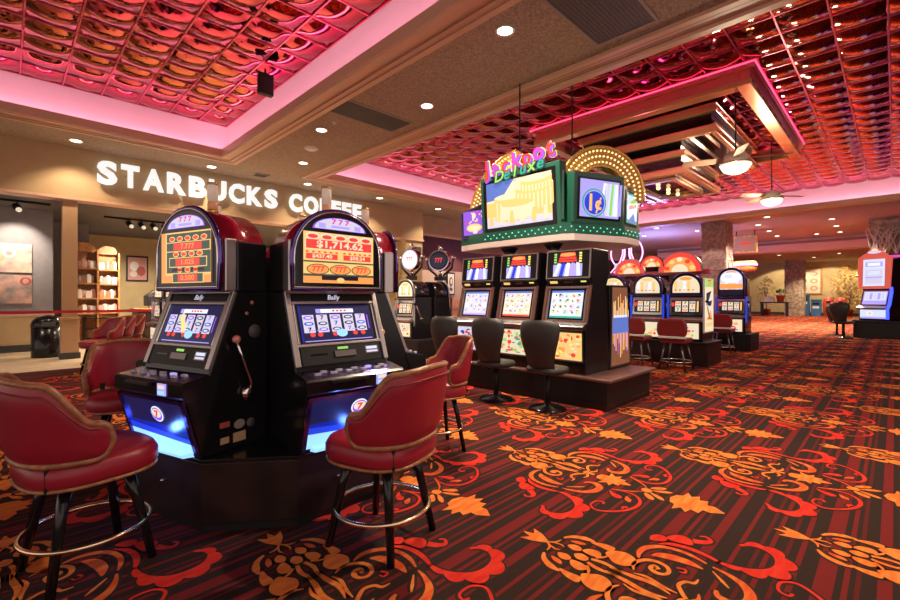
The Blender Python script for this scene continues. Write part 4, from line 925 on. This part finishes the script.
# ------------------------------------------------------------------ right-hand machine
B6 = thing('machine_plinth', 'dark plinth under the coral and blue slot machine at the right edge', 'plinth', (22.3,.2,0))
a = MB(); a.box(-1.0,-1.3,0,2.3,.85,.58,'black_satin'); a.box(-1.04,-1.34,.56,2.34,.89,.62,'black_gloss'); a.build('body', B6, .01)
t = thing('slot_machine', 'slot machine with a coral top frame and a blue neon edge at the right', 'slot machine', (21.45,.55,.62), R(-114)); t.scale = (.80,.8,1)
c = MB(); c.prism([(0,0),(-.02,.4),(.06,.5),(.3,1.05),(.22,1.15),(.3,2.1),(1.0,2.2),(1.2,1.2),(1.2,0)], 'x', -.5, .5, 'black_gloss'); c.build('cabinet', t, .02)
c = MB(); pl = Plane(c, (0,.20,1.72), V=(0,.06,1)); pl.slab([(-.55,-.62),(.55,-.62),(.60,.45),(.35,.62),(-.35,.62),(-.60,.45)], 0, .12, 'coral'); pl.slab([(-.35,.60),(.35,.60),(.12,.80),(0,.84),(-.12,.80)], 0, .10, 'coral'); pl.ell(0,.72,.12,.08,.105,'s_cream'); pl.ell(0,.66,.25,.05,.124,'s_pale'); c.build('top_frame', t, .02)
c = MB(); pl = Plane(c, (0,.075,1.68), V=(0,.06,1)); pl.rect(-.38,-.48,.38,.46,.002,'s_ice'); pl.rect(-.3,-.4,.3,.1,.004,'s_pale'); pl.rect(-.3,.2,.3,.36,.005,'s_lilac'); pl.rect(-.22,.23,.22,.33,.006,'s_white'); pl.rect(-.3,-.2,.3,-.16,.006,'s_lilac'); pl.rect(-.2,-.1,.2,.04,.006,'s_ice'); c.build('top_screen', t)
c = MB(); pl = Plane(c, (0,.165,.78), V=(0,.24,.55)); pl.block(-.48,-.30,.48,.30,0,.01,'dark_steel'); pl.rect(-.42,-.25,.42,.25,.011,'s_lilac'); pl.rect(-.38,-.1,.38,.22,.012,'s_ice')
for i in range(5): pl.rect(-.34+.14*i,-.06,-.24+.14*i,.18,.013,('s_pale','s_lilac')[i % 2])
c.build('main_screen', t)
c = MB(); c.prism([(0,.38),(-.22,.38),(-.24,.44),(.05,.52)], 'x', -.52, .52, 'silver'); c.build('button_shelf', t, .01)
c = MB(); pl = Plane(c, (0,-.015,.22), V=(0,-.02,.4)); pl.rect(-.45,-.16,.45,.15,.004,'s_ice'); pl.ell(-.1,.02,.12,.07,.006,'s_white'); pl.ell(-.1,.02,.07,.04,.007,'s_amber'); pl.rect(-.45,-.16,.45,-.1,.006,'s_lilac'); c.build('belly_panel', t)
for s_ in (1,): c = MB(); c.tube([(s_*.53,-.06,.05),(s_*.53,-.07,.40),(s_*.53,.08,.55),(s_*.53,.25,1.0),(s_*.53,.22,1.15)], .06, 'neon_blue', 8); c.build('neon_edge', t)
c3 = chair('black swivel chair left of the coral and blue slot machine', (20.75,1.28), R(60), 'swivel chairs by the right machine')
dup(c3, (22.2,1.55,0), R(60), 'dark blue-black swivel chair behind the first one, left of the coral machine')
c3.scale = (1.15,1.15,1.1)
t = thing('slot_machine', 'slot machine with a purple lit top behind the coral one at the right edge', 'slot machine', (23.6,-.35,.62), R(-90))
c = MB(); c.box(-.45,0,0,.45,.8,2.0,'black_satin'); c.build('cabinet', t, .02)
B7 = MB()
c = MB(); pl = Plane(c, (0,-.01,1.9)); pl.block(-.6,-.5,.6,.55,-.05,0,'black_gloss'); pl.rect(-.55,-.45,.55,.5,.002,'s_magenta'); pl.ell(0,.0,.3,.25,.004,'s_purple'); pl.ell(0,.05,.15,.12,.006,'s_pale'); c.build('top_screen', t)

# ------------------------------------------------------------------ columns, plants, far wall
def column(label, x0, y0, x1, y1, h, m, rough=.03):
    t = thing('stone_column', label, 'column', ((x0+x1)/2,(y0+y1)/2,0)); a = MB(); w, d = (x1-x0)/2, (y1-y0)/2; rn = random.Random(int(x0*10))
    z = 0
    while z < h-.02:
        hh = min(rn.uniform(.10,.22), h-z); 
        for sx, sy, L, ax in ((0,-1,w,'x'),(0,1,w,'x'),(-1,0,d,'y'),(1,0,d,'y')):
            p = -L
            while p < L-.01:
                l = min(rn.uniform(.2,.5), L-p); o = rn.uniform(.0,.04)
                if ax == 'x': a.box(p, sy*d-.03+(-o if sy < 0 else o), z, p+l-.008, sy*d+.03+(-o if sy < 0 else o), z+hh-.008, m)
                else: a.box(sx*w-.03+(-o if sx < 0 else o), p, z, sx*w+.03+(-o if sx < 0 else o), p+l-.008, z+hh-.008, m)
                p += l
        z += hh
    a.box(-w+.02,-d+.02,0,w-.02,d-.02,h,m); a.build('stonework', t); return t
column('mauve stacked-stone column rising behind the arched reel machines', 22.9,5.40,24.0,6.33,4.86,'stone_mauve')
column('tan stacked-stone column far back in front of the wall picture', 43.4,5.0,44.4,6.1,4.34,'stone_tan')
column('stone column wrapped in bare branches at the right edge', 27.0,-.15,28.0,.75,4.86,'stone_tan')
br = thing('branch_display', 'bare white branches fanned around the stone column at the right edge', 'branches', (26.8,.30,2.5)); rn = random.Random(11)
for i in range(26):
    a = MB(); y = rn.uniform(-.5,.45); z = rn.uniform(.0,1.0); dy = rn.uniform(-.6,.6); a.tube([(rn.uniform(-.25,-.02), y, z),(rn.uniform(-.35,-.1), y+dy*.5, z+rn.uniform(.5,.9)),(rn.uniform(-.4,-.15), y+dy, z+rn.uniform(.9,1.3))], lambda u: .035-.02*u, 'branch_white', 6); a.build('branch', br)
a = MB(); a.torus((.7,0,-.1), .95, .05, 'bark', 24, 6); a.build('band', br)
def tree(name, label, loc, h, w, m, seed, pot=True, n=420, ls=.16):
    t = thing(name, label, 'plant', loc); rn = random.Random(seed); z0 = .5 if pot else 0
    if pot: a = MB(); a.lathe([(.0001,0),(.2,0),(.28,.5),(.30,.52),(.26,.52),(.0001,.46)], 'terracotta', 20); a.build('pot', t)
    a = MB()
    for k in range(3): a.tube([(0,0,z0-.05),(rn.uniform(-.12,.12),rn.uniform(-.12,.12),h*.4),(rn.uniform(-.3,.3)*w,rn.uniform(-.3,.3)*w,h*.75)], lambda u: .045-.025*u, 'bark', 6)
    a.build('trunk', t); a = MB()
    for i in range(n):
        v = rn.random(); r = w*math.sin(PI*(.12+.85*v))**.7*rn.random()**.45; q = rn.uniform(0, 2*PI); c = Vector((r*math.cos(q), r*math.sin(q), z0+.25+(h-z0-.25)*v)); d = Vector((rn.uniform(-1,1), rn.uniform(-1,1), rn.uniform(-.6,.6))).normalized(); s = d.cross(Vector((0,0,1))).normalized()
        a.add([c, c+d*ls*.5+s*ls*.25, c+d*ls, c+d*ls*.5-s*ls*.25], [(0,1,2,3)], m)
    a.build('foliage', t); return t
tree('potted_tree', 'tall golden-leaved tree before the tan far wall, left of the right machine', (45.75,2.5,0), 3.9, 1.15, 'leaf_gold', 4, n=700, ls=.22)
tree('potted_tree', 'golden-leaved tree partly behind the coral slot machine', (45.6,.0,0), 3.4, 1.0, 'leaf_gold', 5, n=500, ls=.22)
tree('potted_tree', 'small golden-leaved tree by the far console table', (43.6,7.35,0), 3.0, .75, 'leaf_gold', 6, n=400, ls=.2)
tb = thing('console_table', 'dark wooden console table far back left of the tan stone column', 'table', (42.4,6.65,0))
a = MB(); a.box(-.35,-.9,1.0,.35,.9,1.1,'base_wood'); a.build('top', tb, .01)
for sx in (-1,1):
    for sy in (-1,1): a = MB(); a.box(sx*.28-.05,sy*.8-.05,0,sx*.28+.05,sy*.8+.05,1.0,'base_wood'); a.build('leg', tb)
tree('potted_plant', 'small green plant in a terracotta pot on the far console table', (42.3,6.25,1.1), .95, .35, 'leaf_green', 8, n=120, ls=.2).scale = (1,1,1)
a = MB(); a.box(-.25,-.3,0,.25,.3,.38,'white_plain'); tag(a.build('box', None, .01, (42.35,6.95,1.1)), 'white box on the far console table beside the plant', 'box')
pc = thing('wall_picture', 'framed pale picture of round shapes on the far tan wall', 'picture', (46.98,5.05,1.7))
a = MB(); pl = Plane(a, (0,0,1.1), (0,-1,0)); pl.block(-.85,-1.1,.85,1.1,0,.06,'wood_orange'); a.build('frame', pc); a = MB(); pl = Plane(a, (-.06,0,1.1), (0,-1,0)); pl.rect(-.75,-1.0,.75,1.0,.004,'paper_cream'); 
for i in range(2):
    for j in range(3): pl.ell(-.35+.7*i,-.6+.6*j,.25,.2,.006,('canvas_pink','paper_rose','paint_ochre')[(i+j) % 3]); pl.ell(-.35+.7*i,-.6+.6*j,.12,.1,.008,'paper_cream')
a.build('print', pc)
def bin_(label, y, m, z=1.25, r=False):
    t = thing('recycling_bin', label, 'bin', (44.1 if r else 45.6,y,0)); a = MB()
    if r: a.lathe([(.0001,0),(.30,0),(.34,1.0),(.30,1.3),(.14,1.45),(.0001,1.47)], m, 20)
    else: a.box(-.33,-.3,0,.33,.3,z,m)
    a.build('body', t, .02); a = MB()
    if r: a.box(-.36,-.12,1.02,-.28,.12,1.18,'black_satin')
    else: a.box(-.345,-.2,z-.32,-.32,.2,z-.16,'black_satin'); a.box(-.345,-.2,z-.62,-.32,.2,z-.45,'white_plain'); a.box(-.35,-.32,z,.35,.32,z+.08,m)
    a.build('lid' if not r else 'opening', t)
bin_('taller blue bin beneath the far wall picture', 5.15, 'bin_blue', 1.55); bin_('shorter blue bin beside the taller blue one', 4.42, 'bin_blue', 1.2); bin_('dark red rounded bin beside the blue bins', 3.55, 'bin_red', r=True); bin_('orange-red rounded bin left of the golden tree', 2.85, 'bin_red', r=True)
hs = thing('hanging_sign', 'olive hanging sign with red lit text right of the mauve stone column', 'sign', (27.0,5.45,3.75))
a = MB(); a.box(-.15,-.5,0,.15,.5,.85,'leaf_gold'); a.build('box', hs, .02); a = MB(); pl = Plane(a, (-.15,0,.42), (0,-1,0)); pl.rect(-.44,-.36,.44,.36,.004,'paint_ochre'); pl.rect(-.22,-.02,.26,.08,.008,'s_red'); a.build('panel', hs); a = MB()
for s_ in (-1,1): a.tube([(0,s_*.4,.85),(0,s_*.4,1.12)], .02, 'black_satin', 6)
a.build('hanger', hs)
pk = thing('gaming_canopy', 'pink-lit round canopy beyond the mauve stone column', 'canopy', (26.5,5.42,2.75)); pk.scale = (.55,.55,1)
a = MB(); a.lathe([(.9,0),(1.0,.05),(1.0,.45),(.9,.5)], 'wood_orange', 28); a.build('rim', pk); a = MB(); a.torus((0,0,.32), 1.02, .05, 'pink_neon', 28, 6); a.build('neon_ring', pk); a = MB(); a.lathe([(.1,-2.75),(.1,0)], 'gold', 12); a.lathe([(.0001,.02),(.9,.02)], 'wood_orange', 28); a.build('post', pk)

# ------------------------------------------------------------------ cafe interior
bn = thing('rubbish_bin', 'black domed rubbish bin standing left of the tan pillar', 'bin', (.72,14.25,0))
a = MB(); a.lathe([(.0001,0),(.29,0),(.30,.02),(.30,.72),(.0001,.72)], 'black_gloss', 28); a.build('body', bn); a = MB(); a.lathe([(.305,.71),(.31,.76),(.28,.86),(.2,.96),(.0001,1.0)], 'black_gloss', 28); a.box(-.12,-.32,.74,.12,-.25,.84,'dark_grey'); a.build('lid', bn)
def painting(label, z0, m):
    t = thing('painting', label, 'picture', (.1,16.09,z0)); a = MB(); a.box(-1.5,-.05,0,.4,0,.74,m); pl = Plane(a, (-.2,-.05,.37)); rn = random.Random(int(z0*9))
    for i in range(7): u, v = rn.uniform(-.5,.5), rn.uniform(-.22,.22); pl.ell(u,v,rn.uniform(.06,.14),rn.uniform(.06,.13),.002+.001*i,('paint_red','paint_ochre','paper_rose','paper_cream')[i % 4]); pl.ell(u,v,.06,.07,.0025+.001*i,m)
    a.build('canvas', t)
painting('upper pink abstract canvas on the grey cafe wall', 2.06, 'canvas_pink'); painting('lower swirling abstract canvas on the grey cafe wall', 1.26, 'canvas_teal')
def shelf(label, x0, x1, y, sd, h):
    t = thing('bookcase', label, 'shelf', ((x0+x1)/2,y,0)); w = (x1-x0)/2
    for s_ in (-1,1): a = MB(); a.box(s_*w-.02,-.2,0,s_*w+.02,.2,h,'wood_orange'); a.build('side_panel', t)
    a = MB(); a.box(-w,.18,0,w,.2,h,'wood_orange'); a.build('back_panel', t)
    zs = [.95,1.4,1.85,2.3]
    for z in zs: a = MB(); a.box(-w,-.2,z-.04,w,.18,z,'wood_orange'); a.build('shelf', t)
    a = MB(); a.prism([(-w,h-.05)]+[(w*math.cos(PI*k/10+PI)*1, h-.05+.28*math.sin(PI*k/10)) for k in range(11)]+[(w,h-.05)], 'y', .0, .05, 'wood_orange'); a.build('crest', t)
    rn = random.Random(sd); grp = {0:'goods on the lowest shelf',1:'goods on the second shelf',2:'goods on the third shelf',3:'goods on the top shelf'}
    protos = {}
    for i, z in enumerate(zs):
        n = 5
        for k in range(n):
            x = (x0+x1)/2-w+.1+(2*w-.2)*k/(n-1); kind = ('bag','jar','box')[(k+i+sd) % 3]; m = ('paper_cream','white_plain','paper_rose','paper_brown')[(k*2+i+sd) % 4]; ky = (kind, m)
            lab = '%s %s on the %s of the %s' % ({'paper_cream':'cream','white_plain':'white','paper_rose':'rose','paper_brown':'brown'}[m], {'bag':'coffee bag','jar':'jar','box':'carton'}[kind], ('lowest shelf','second shelf','third shelf','top shelf')[i], 'left cafe bookcase' if sd == 1 else 'right cafe bookcase')
            a = MB()
            if kind == 'bag': a.prism([(-.06,0),(.06,0),(.065,.2),(.03,.27),(-.03,.27),(-.065,.2)], 'y', -.05, .05, m)
            elif kind == 'jar': a.lathe([(.0001,0),(.055,0),(.055,.17),(.035,.2),(.035,.24),(.0001,.24)], m, 12)
            else: a.box(-.07,-.06,0,.07,.06,.22,m)
            tag(a.build({'bag':'coffee_bag','jar':'jar','box':'carton'}[kind], None, 0, (x, y-.05, z)), lab, {'bag':'bag','jar':'jar','box':'box'}[kind], lab)
shelf('left orange wooden bookcase of coffee goods in the cafe, behind the pillar', 1.36, 1.98, 17.2, 1, 2.85); shelf('right orange wooden bookcase of coffee goods in the cafe', 2.07, 2.6, 17.9, 2, 2.85)
ct = thing('cafe_counter', 'dark cafe counter with a wooden top behind the belt barrier', 'counter', (4.5,17.6,0)); a = MB(); a.box(-1.5,-.4,0,2.5,.4,1.0,'base_wood'); a.build('body', ct, .01); a = MB(); a.box(-1.55,-.45,1.0,2.55,.45,1.06,'wood_orange'); a.build('top', ct, .01)
em_ = thing('coffee_machine', 'dark coffee machine on the cafe counter', 'coffee machine', (3.7,17.6,1.06)); a = MB(); a.box(-.4,-.3,.08,.4,.3,.42,'black_satin'); a.build('body', em_, .02); a = MB(); a.prism([(-.4,.42),(.4,.42),(.3,.62),(-.15,.62)], 'y', -.25, .25, 'dark_steel'); a.build('hood', em_, .01); a = MB(); a.box(-.35,-.38,.0,.35,-.05,.08,'silver'); a.build('drip_tray', em_); a = MB(); a.box(-.05,-.4,.25,.05,-.3,.3,'chrome'); a.build('spout', em_)
rk = thing('display_rack', 'low black display rack below the cafe bookcases', 'rack', (2.2,16.5,0))
for z in (.2,.5,.8): a = MB(); a.box(-.6,-.25,z,.9,.25,z+.03,'black_satin'); a.build('shelf', rk)
for sx in (-.58,.88): a = MB(); a.box(sx-.02,-.25,0,sx+.02,.25,.86,'black_satin'); a.build('side_panel', rk)
mp = thing('menu_picture', 'red and white photo board on the cafe back wall', 'picture', (3.66,20.99,2.05)); mp.scale = (.85,1,.95); a = MB(); a.box(-.42,-.05,0,.42,0,1.05,'black_satin'); a.build('frame', mp); a = MB(); pl = Plane(a, (0,-.05,.52)); pl.rect(-.36,-.46,.36,.46,.003,'paper_rose'); pl.ell(-.12,.1,.17,.2,.005,'white_plain'); pl.ell(.14,-.1,.17,.2,.006,'paint_red'); pl.ell(-.15,-.22,.14,.12,.007,'paper_cream'); a.build('print', mp)
bs = thing('belt_barrier', 'red retractable belt barrier stretched across the cafe front', 'barrier', (1.2,12.75,0))
for x in (-3.6,1.75):
    a = MB(); a.lathe([(.0001,0),(.17,0),(.17,.02),(.05,.04),(.03,.06),(.03,1.06),(.04,1.07),(.04,1.15),(.0001,1.16)], 'black_satin', 20, (x,0,0)); a.build('post', bs)
a = MB(); a.box(-3.6,-.004,1.07,1.75,.004,1.13,'belt_red'); a.build('belt', bs)
def track(label, x, y, n, dx):
    t = thing('track_light', label, 'spotlight', (x,y,3.75)); a = MB(); a.box(-.6,-.03,-.05,.6+dx*(n-1),.03,0,'black_satin'); a.build('rail', t)
    for k in range(n):
        a = MB(); X = dx*k; a.tube([(X,0,-.04),(X,0,-.14)], .015, 'black_satin', 6); a.tube([(X-.02,.08,-.12),(X+.03,-.12,-.24)], .075, 'black_satin', 12); h = a.build('spot_head', t); l = bpy.data.lights.new('spot_lamp', 'SPOT'); l.energy = 260; l.spot_size = R(70); l.spot_blend = .7; l.color = (1,.85,.66); l.shadow_soft_size = .05; lo = bpy.data.objects.new('spot_lamp', l); COL.objects.link(lo); lo.parent = t; lo.location = (X,.15,-.3); lo.rotation_euler = (R(52),0,0); a = MB(); a.ball((X+.032,-.125,-.243), .06, 'lamp_dim', 10); a.build('lamp', h)
track('single black spotlight on a ceiling track above the paintings', .2, 14.9, 1, 0); track('row of four black spotlights on a ceiling track inside the cafe', 2.6, 16.0, 4, .3)
# restaurant
bc = thing('wooden_bench', 'orange wooden booth bench along the restaurant wall', 'bench', (15.5,15.6,0)); a = MB(); a.box(-2.6,-.3,0,2.6,.1,.5,'wood_orange'); a.build('seat', bc, .02); a = MB(); a.box(-2.6,.1,0,2.6,.3,1.35,'wood_orange'); a.build('backrest', bc, .02); a = MB(); a.box(-2.6,.08,.75,2.6,.1,.9,'trim_dark'); a.build('rail', bc)
rp = thing('wall_picture', 'dark framed drawing on the pinkish restaurant wall', 'picture', (16.0,15.98,1.55)); a = MB(); a.box(-.28,-.05,0,.28,0,1.15,'black_satin'); a.build('frame', rp); a = MB(); pl = Plane(a, (0,-.05,.57)); pl.rect(-.22,-.5,.22,.5,.003,'paper_cream'); pl.ell(0,.1,.13,.25,.005,'dark_grey'); pl.ell(.02,.12,.07,.15,.006,'paper_cream'); pl.ell(0,-.28,.12,.1,.006,'dark_grey'); a.build('print', rp)
sp = MB(); sp.box(-.14,-.12,0,.14,.12,.4,'dark_grey'); tag(sp.build('wall_speaker', None, .01, (11.45,13.30,3.0)), 'small dark speaker on the tan pier below the fascia end', 'speaker')

# ------------------------------------------------------------------ ceiling fittings
def downlight(label, x, y, z=Z0, e=120, grp=None, spot=True, r=.10):
    t = thing('downlight', label, 'downlight', (x,y,z), 0, grp)
    a = MB(); a.lathe([(r,-.006),(r+.028,-.012),(r+.03,0),(r,0)], 'white_plain', 24, cap=False); a.build('trim_ring', t)
    a = MB(); a.lathe([(.0001,-.004),(r,-.004),(r,.0),(.0001,.0)], 'lamp_warm', 20); a.build('lens', t)
    if spot:
        l = bpy.data.lights.new('downlight_lamp', 'SPOT'); l.energy = e; l.spot_size = R(118); l.spot_blend = .6; l.color = (1,.80,.58); l.shadow_soft_size = .10
        o = bpy.data.objects.new('downlight_lamp', l); COL.objects.link(o); o.location = (0,0,-.03); o.parent = t
BE = 1000
for x, y, l in ((4.59,3.58,'large downlight in the beam nearest the camera'),(5.39,5.98,'downlight in the beam between the big vent and the dark grille'),(4.62,8.38,'downlight in the beam just beyond the dark grille'),(5.42,10.76,'downlight in the beam before its cafe end'),
    (1.11,12.78,'downlight in the soffit above the first letters of the cafe sign'),(3.86,12.78,'downlight in the soffit above the B of the cafe sign'),(6.52,12.65,'downlight in the soffit above the second candle lamp'),(9.2,12.65,'downlight in the soffit past the end of the cafe sign'),(11.94,12.6,'downlight in the soffit above the fascia end'),
    (4.6,.6,'downlight in the beam over the camera'),(-1.6,12.78,'downlight in the soffit left of the cafe sign, out at the edge')): downlight(l, x, y, e=BE if y < 12 else 230)
for x, y, l in ((22.9,8.38,'downlight left of the mauve stone column, nearest the cove'),(25.3,9.93,'downlight left of the mauve stone column, second from the cove'),(25.34,7.25,'downlight just left of the mauve column top'),(23.1,3.88,'nearest downlight of the left line beyond the ceiling fan'),(25.3,4.6,'second downlight of the left line beyond the ceiling fan'),(27.98,4.61,'third downlight of the left line beyond the ceiling fan'),(30.55,4.67,'fourth downlight of the left line beyond the ceiling fan'),(25.7,1.96,'nearest downlight of the right line beyond the cove'),(28.3,2.0,'second downlight of the right line beyond the cove'),(31.0,2.04,'third downlight of the right line beyond the cove'),(31.1,3.0,'downlight between the two lines beyond the cove')): downlight(l, x, y, e=2200)
for x, y, l in ((37.8,5.66,'downlight in the far low ceiling before the stone column'),(41.5,4.15,'downlight in the far low ceiling above the bins'),(38.9,2.6,'downlight in the far low ceiling above the golden tree')): downlight(l, x, y, 4.35, 1500)
for x, y, l in ((3.6,15.4,'downlight in the cafe ceiling before the track lights'),(5.2,15.0,'downlight in the cafe ceiling above the coffee machine'),(8.5,16.5,'downlight in the cafe ceiling hidden behind the carousel')): downlight(l, x, y, 3.75, 1300)
for x, y, l in ((13.5,14.9,'left downlight in the maroon restaurant ceiling'),(16.0,14.9,'middle downlight in the maroon restaurant ceiling'),(19.0,14.9,'right downlight in the maroon restaurant ceiling')): downlight(l, x, y, 4.40, 520)
def grille(label, x0, y0, x1, y1, n):
    t = thing('ceiling_grille', label, 'vent', ((x0+x1)/2,(y0+y1)/2,Z0)); w, d = (x1-x0)/2, (y1-y0)/2; a = MB(); ring(a, -w,-d,w,d,-.02,0,.04,'vent_frame'); a.build('frame', t); a = MB(); a.box(-w+.04,-d+.04,-.008,w-.04,d-.04,-.002,'vent_grey')
    for k in range(n): yy = -d+.06+(2*d-.12)*k/(n-1); a.box(-w+.04,yy-.006,-.014,w-.04,yy+.006,-.006,'vent_grey')
    a.build('louvres', t)
grille('long dark grille across the beam soffit above the machine hoods', 4.2,6.72,5.72,7.43,14); grille('large grey vent in the beam soffit at the top of the picture', 4.4,2.07,5.76,2.9,16)
grille('small white vent in the soffit near the cafe sign', 4.9,12.5,5.3,12.85,6)
a = MB(); a.lathe([(.0001,-.05),(.10,-.05),(.16,-.02),(.16,0),(.0001,0)], 'white_plain', 24); tag(a.build('smoke_detector', None, 0, (5.01,9.55,Z0)), 'round white speaker disc in the beam soffit', 'smoke detector')
a = MB(); a.lathe([(.0001,-.04),(.02,-.04),(.03,-.01),(.06,0),(.0001,0)], 'white_plain', 16); tag(a.build('sprinkler', None, 0, (4.6,7.85,Z0)), 'small sprinkler head next to the dark grille in the beam', 'sprinkler')
sp = thing('ceiling_speaker', 'black box speaker hanging below the left red tiled ceiling', 'speaker', (3.35,8.1,ZT-.55)); a = MB(); a.box(-.13,-.06,.02,.13,.06,.40,'black_satin'); a.build('cabinet', sp, .01); a = MB(); a.tube([(0,0,.42),(0,0,.5)], .02, 'black_satin', 6); a.build('bracket', sp)
def fan(label, x, y, zl, ztop, a0):
    t = thing('ceiling_fan', label, 'ceiling fan', (x,y,zl)); a = MB(); a.tube([(0,0,.22),(0,0,ztop-zl)], .014, 'black_satin', 8); a.build('rod', t); a = MB(); a.lathe([(.0001,.02),(.13,.02),(.19,.06),(.19,.17),(.12,.23),(.0001,.24)], 'paper_cream', 28); a.build('motor', t)
    a = MB(); a.lathe([(.0001,-.17),(.10,-.16),(.20,-.11),(.25,-.03),(.25,.01),(.0001,.02)], 'globe', 28); a.build('light_globe', t); a = MB(); a.lathe([(.25,-.0),(.27,.005),(.27,.03),(.2,.035)], 'brass', 28, cap=False); a.build('collar', t)
    for k in range(4):
        q = a0+k*PI/2; b = MB(); c, s = math.cos(q), math.sin(q); pts = [(.18,-.03),(.34,-.08),(.85,-.085),(.88,0),(.85,.085),(.34,.08),(.18,.03)]
        b.add([(u*c-v*s, u*s+v*c, .10+.03*v/.08) for u, v in pts]+[(u*c-v*s, u*s+v*c, .112+.03*v/.08) for u, v in pts], [tuple(range(7))[::-1], tuple(range(7,14))]+[(i,(i+1)%7,7+(i+1)%7,7+i) for i in range(7)], 'fan_blade'); b.build('blade', t)
    return t
fan('ceiling fan with a white light bowl beside the stepped canopy, nearer of the two', 9.62,2.10,3.88,5.6,R(20)); fan('ceiling fan with a white light bowl before the far cove, farther of the two', 14.6,2.35,4.05,5.6,R(-40))
# ------------------------------------------------------------------ light
def lamp(name, kind, loc, e, col, size=.2, rot=None, **k):
    l = bpy.data.lights.new(name, kind); l.energy = e; l.color = col
    if kind == 'AREA': l.shape = 'RECTANGLE'; l.size = k.get('sx',1); l.size_y = k.get('sy',1)
    else: l.shadow_soft_size = size
    o = bpy.data.objects.new(name, l); COL.objects.link(o); o.location = loc
    if rot: o.rotation_euler = rot
    return o
lamp('fan_lamp', 'POINT', (9.62,2.10,3.55), 150, (1,.8,.55)); lamp('fan_lamp', 'POINT', (14.6,2.35,3.7), 240, (1,.8,.55))
for i, ph in enumerate(PH[:3]):                      # glow of the lit coin trays
    a, b = nrm(ph); k = AP+.47+.14; x, y, z = cw(CX+a*k, CZ+b*k, .52); lamp('tray_lamp', 'POINT', (x,y,z), 3.0, (.1,.25,1), .03)
lamp('neon_lamp', 'POINT', (25.0,9.2,2.9), 900, (.25,.3,1), .5)
lamp('neon_lamp', 'POINT', (10.4,4.6,2.9), 25, (1,.25,.6), .2)
for y in (6.5, 3.6, .8): lamp('far_wall_fill', 'SPOT', (44.6,y,4.2), 420, (1,.80,.5), .1, (R(28),0,R(-90))).data.spot_size = R(110)  # fill spots added to brighten the far wall, no fixture behind them
lamp('column_fill', 'SPOT', (21.5,5.9,4.6), 160, (1,.8,.65), .1, (R(14),0,R(-90))).data.spot_size = R(80)  # unseen spot put in to lift the dark mauve column
w = bpy.data.worlds.new('room_fill'); SC.world = w; w.use_nodes = True
bg = w.node_tree.nodes['Background']; bg.inputs['Color'].default_value = (1,.80,.70,1); bg.inputs['Strength'].default_value = 1.0
cam = bpy.data.cameras.new('camera'); co = bpy.data.objects.new('camera', cam); COL.objects.link(co); SC.camera = co
co.location = (0,0,1.4); co.rotation_euler = (R(90),0,R(-45)); cam.sensor_width = 36; cam.lens = 17.8; cam.shift_y = -2/900; cam.clip_end = 200; cam.clip_start = .05
vs = SC.view_settings; SC.display_settings.display_device = 'sRGB'; vs.view_transform = 'Standard'; vs.look = 'None'; vs.exposure = 0; vs.gamma = 1; vs.use_curve_mapping = False
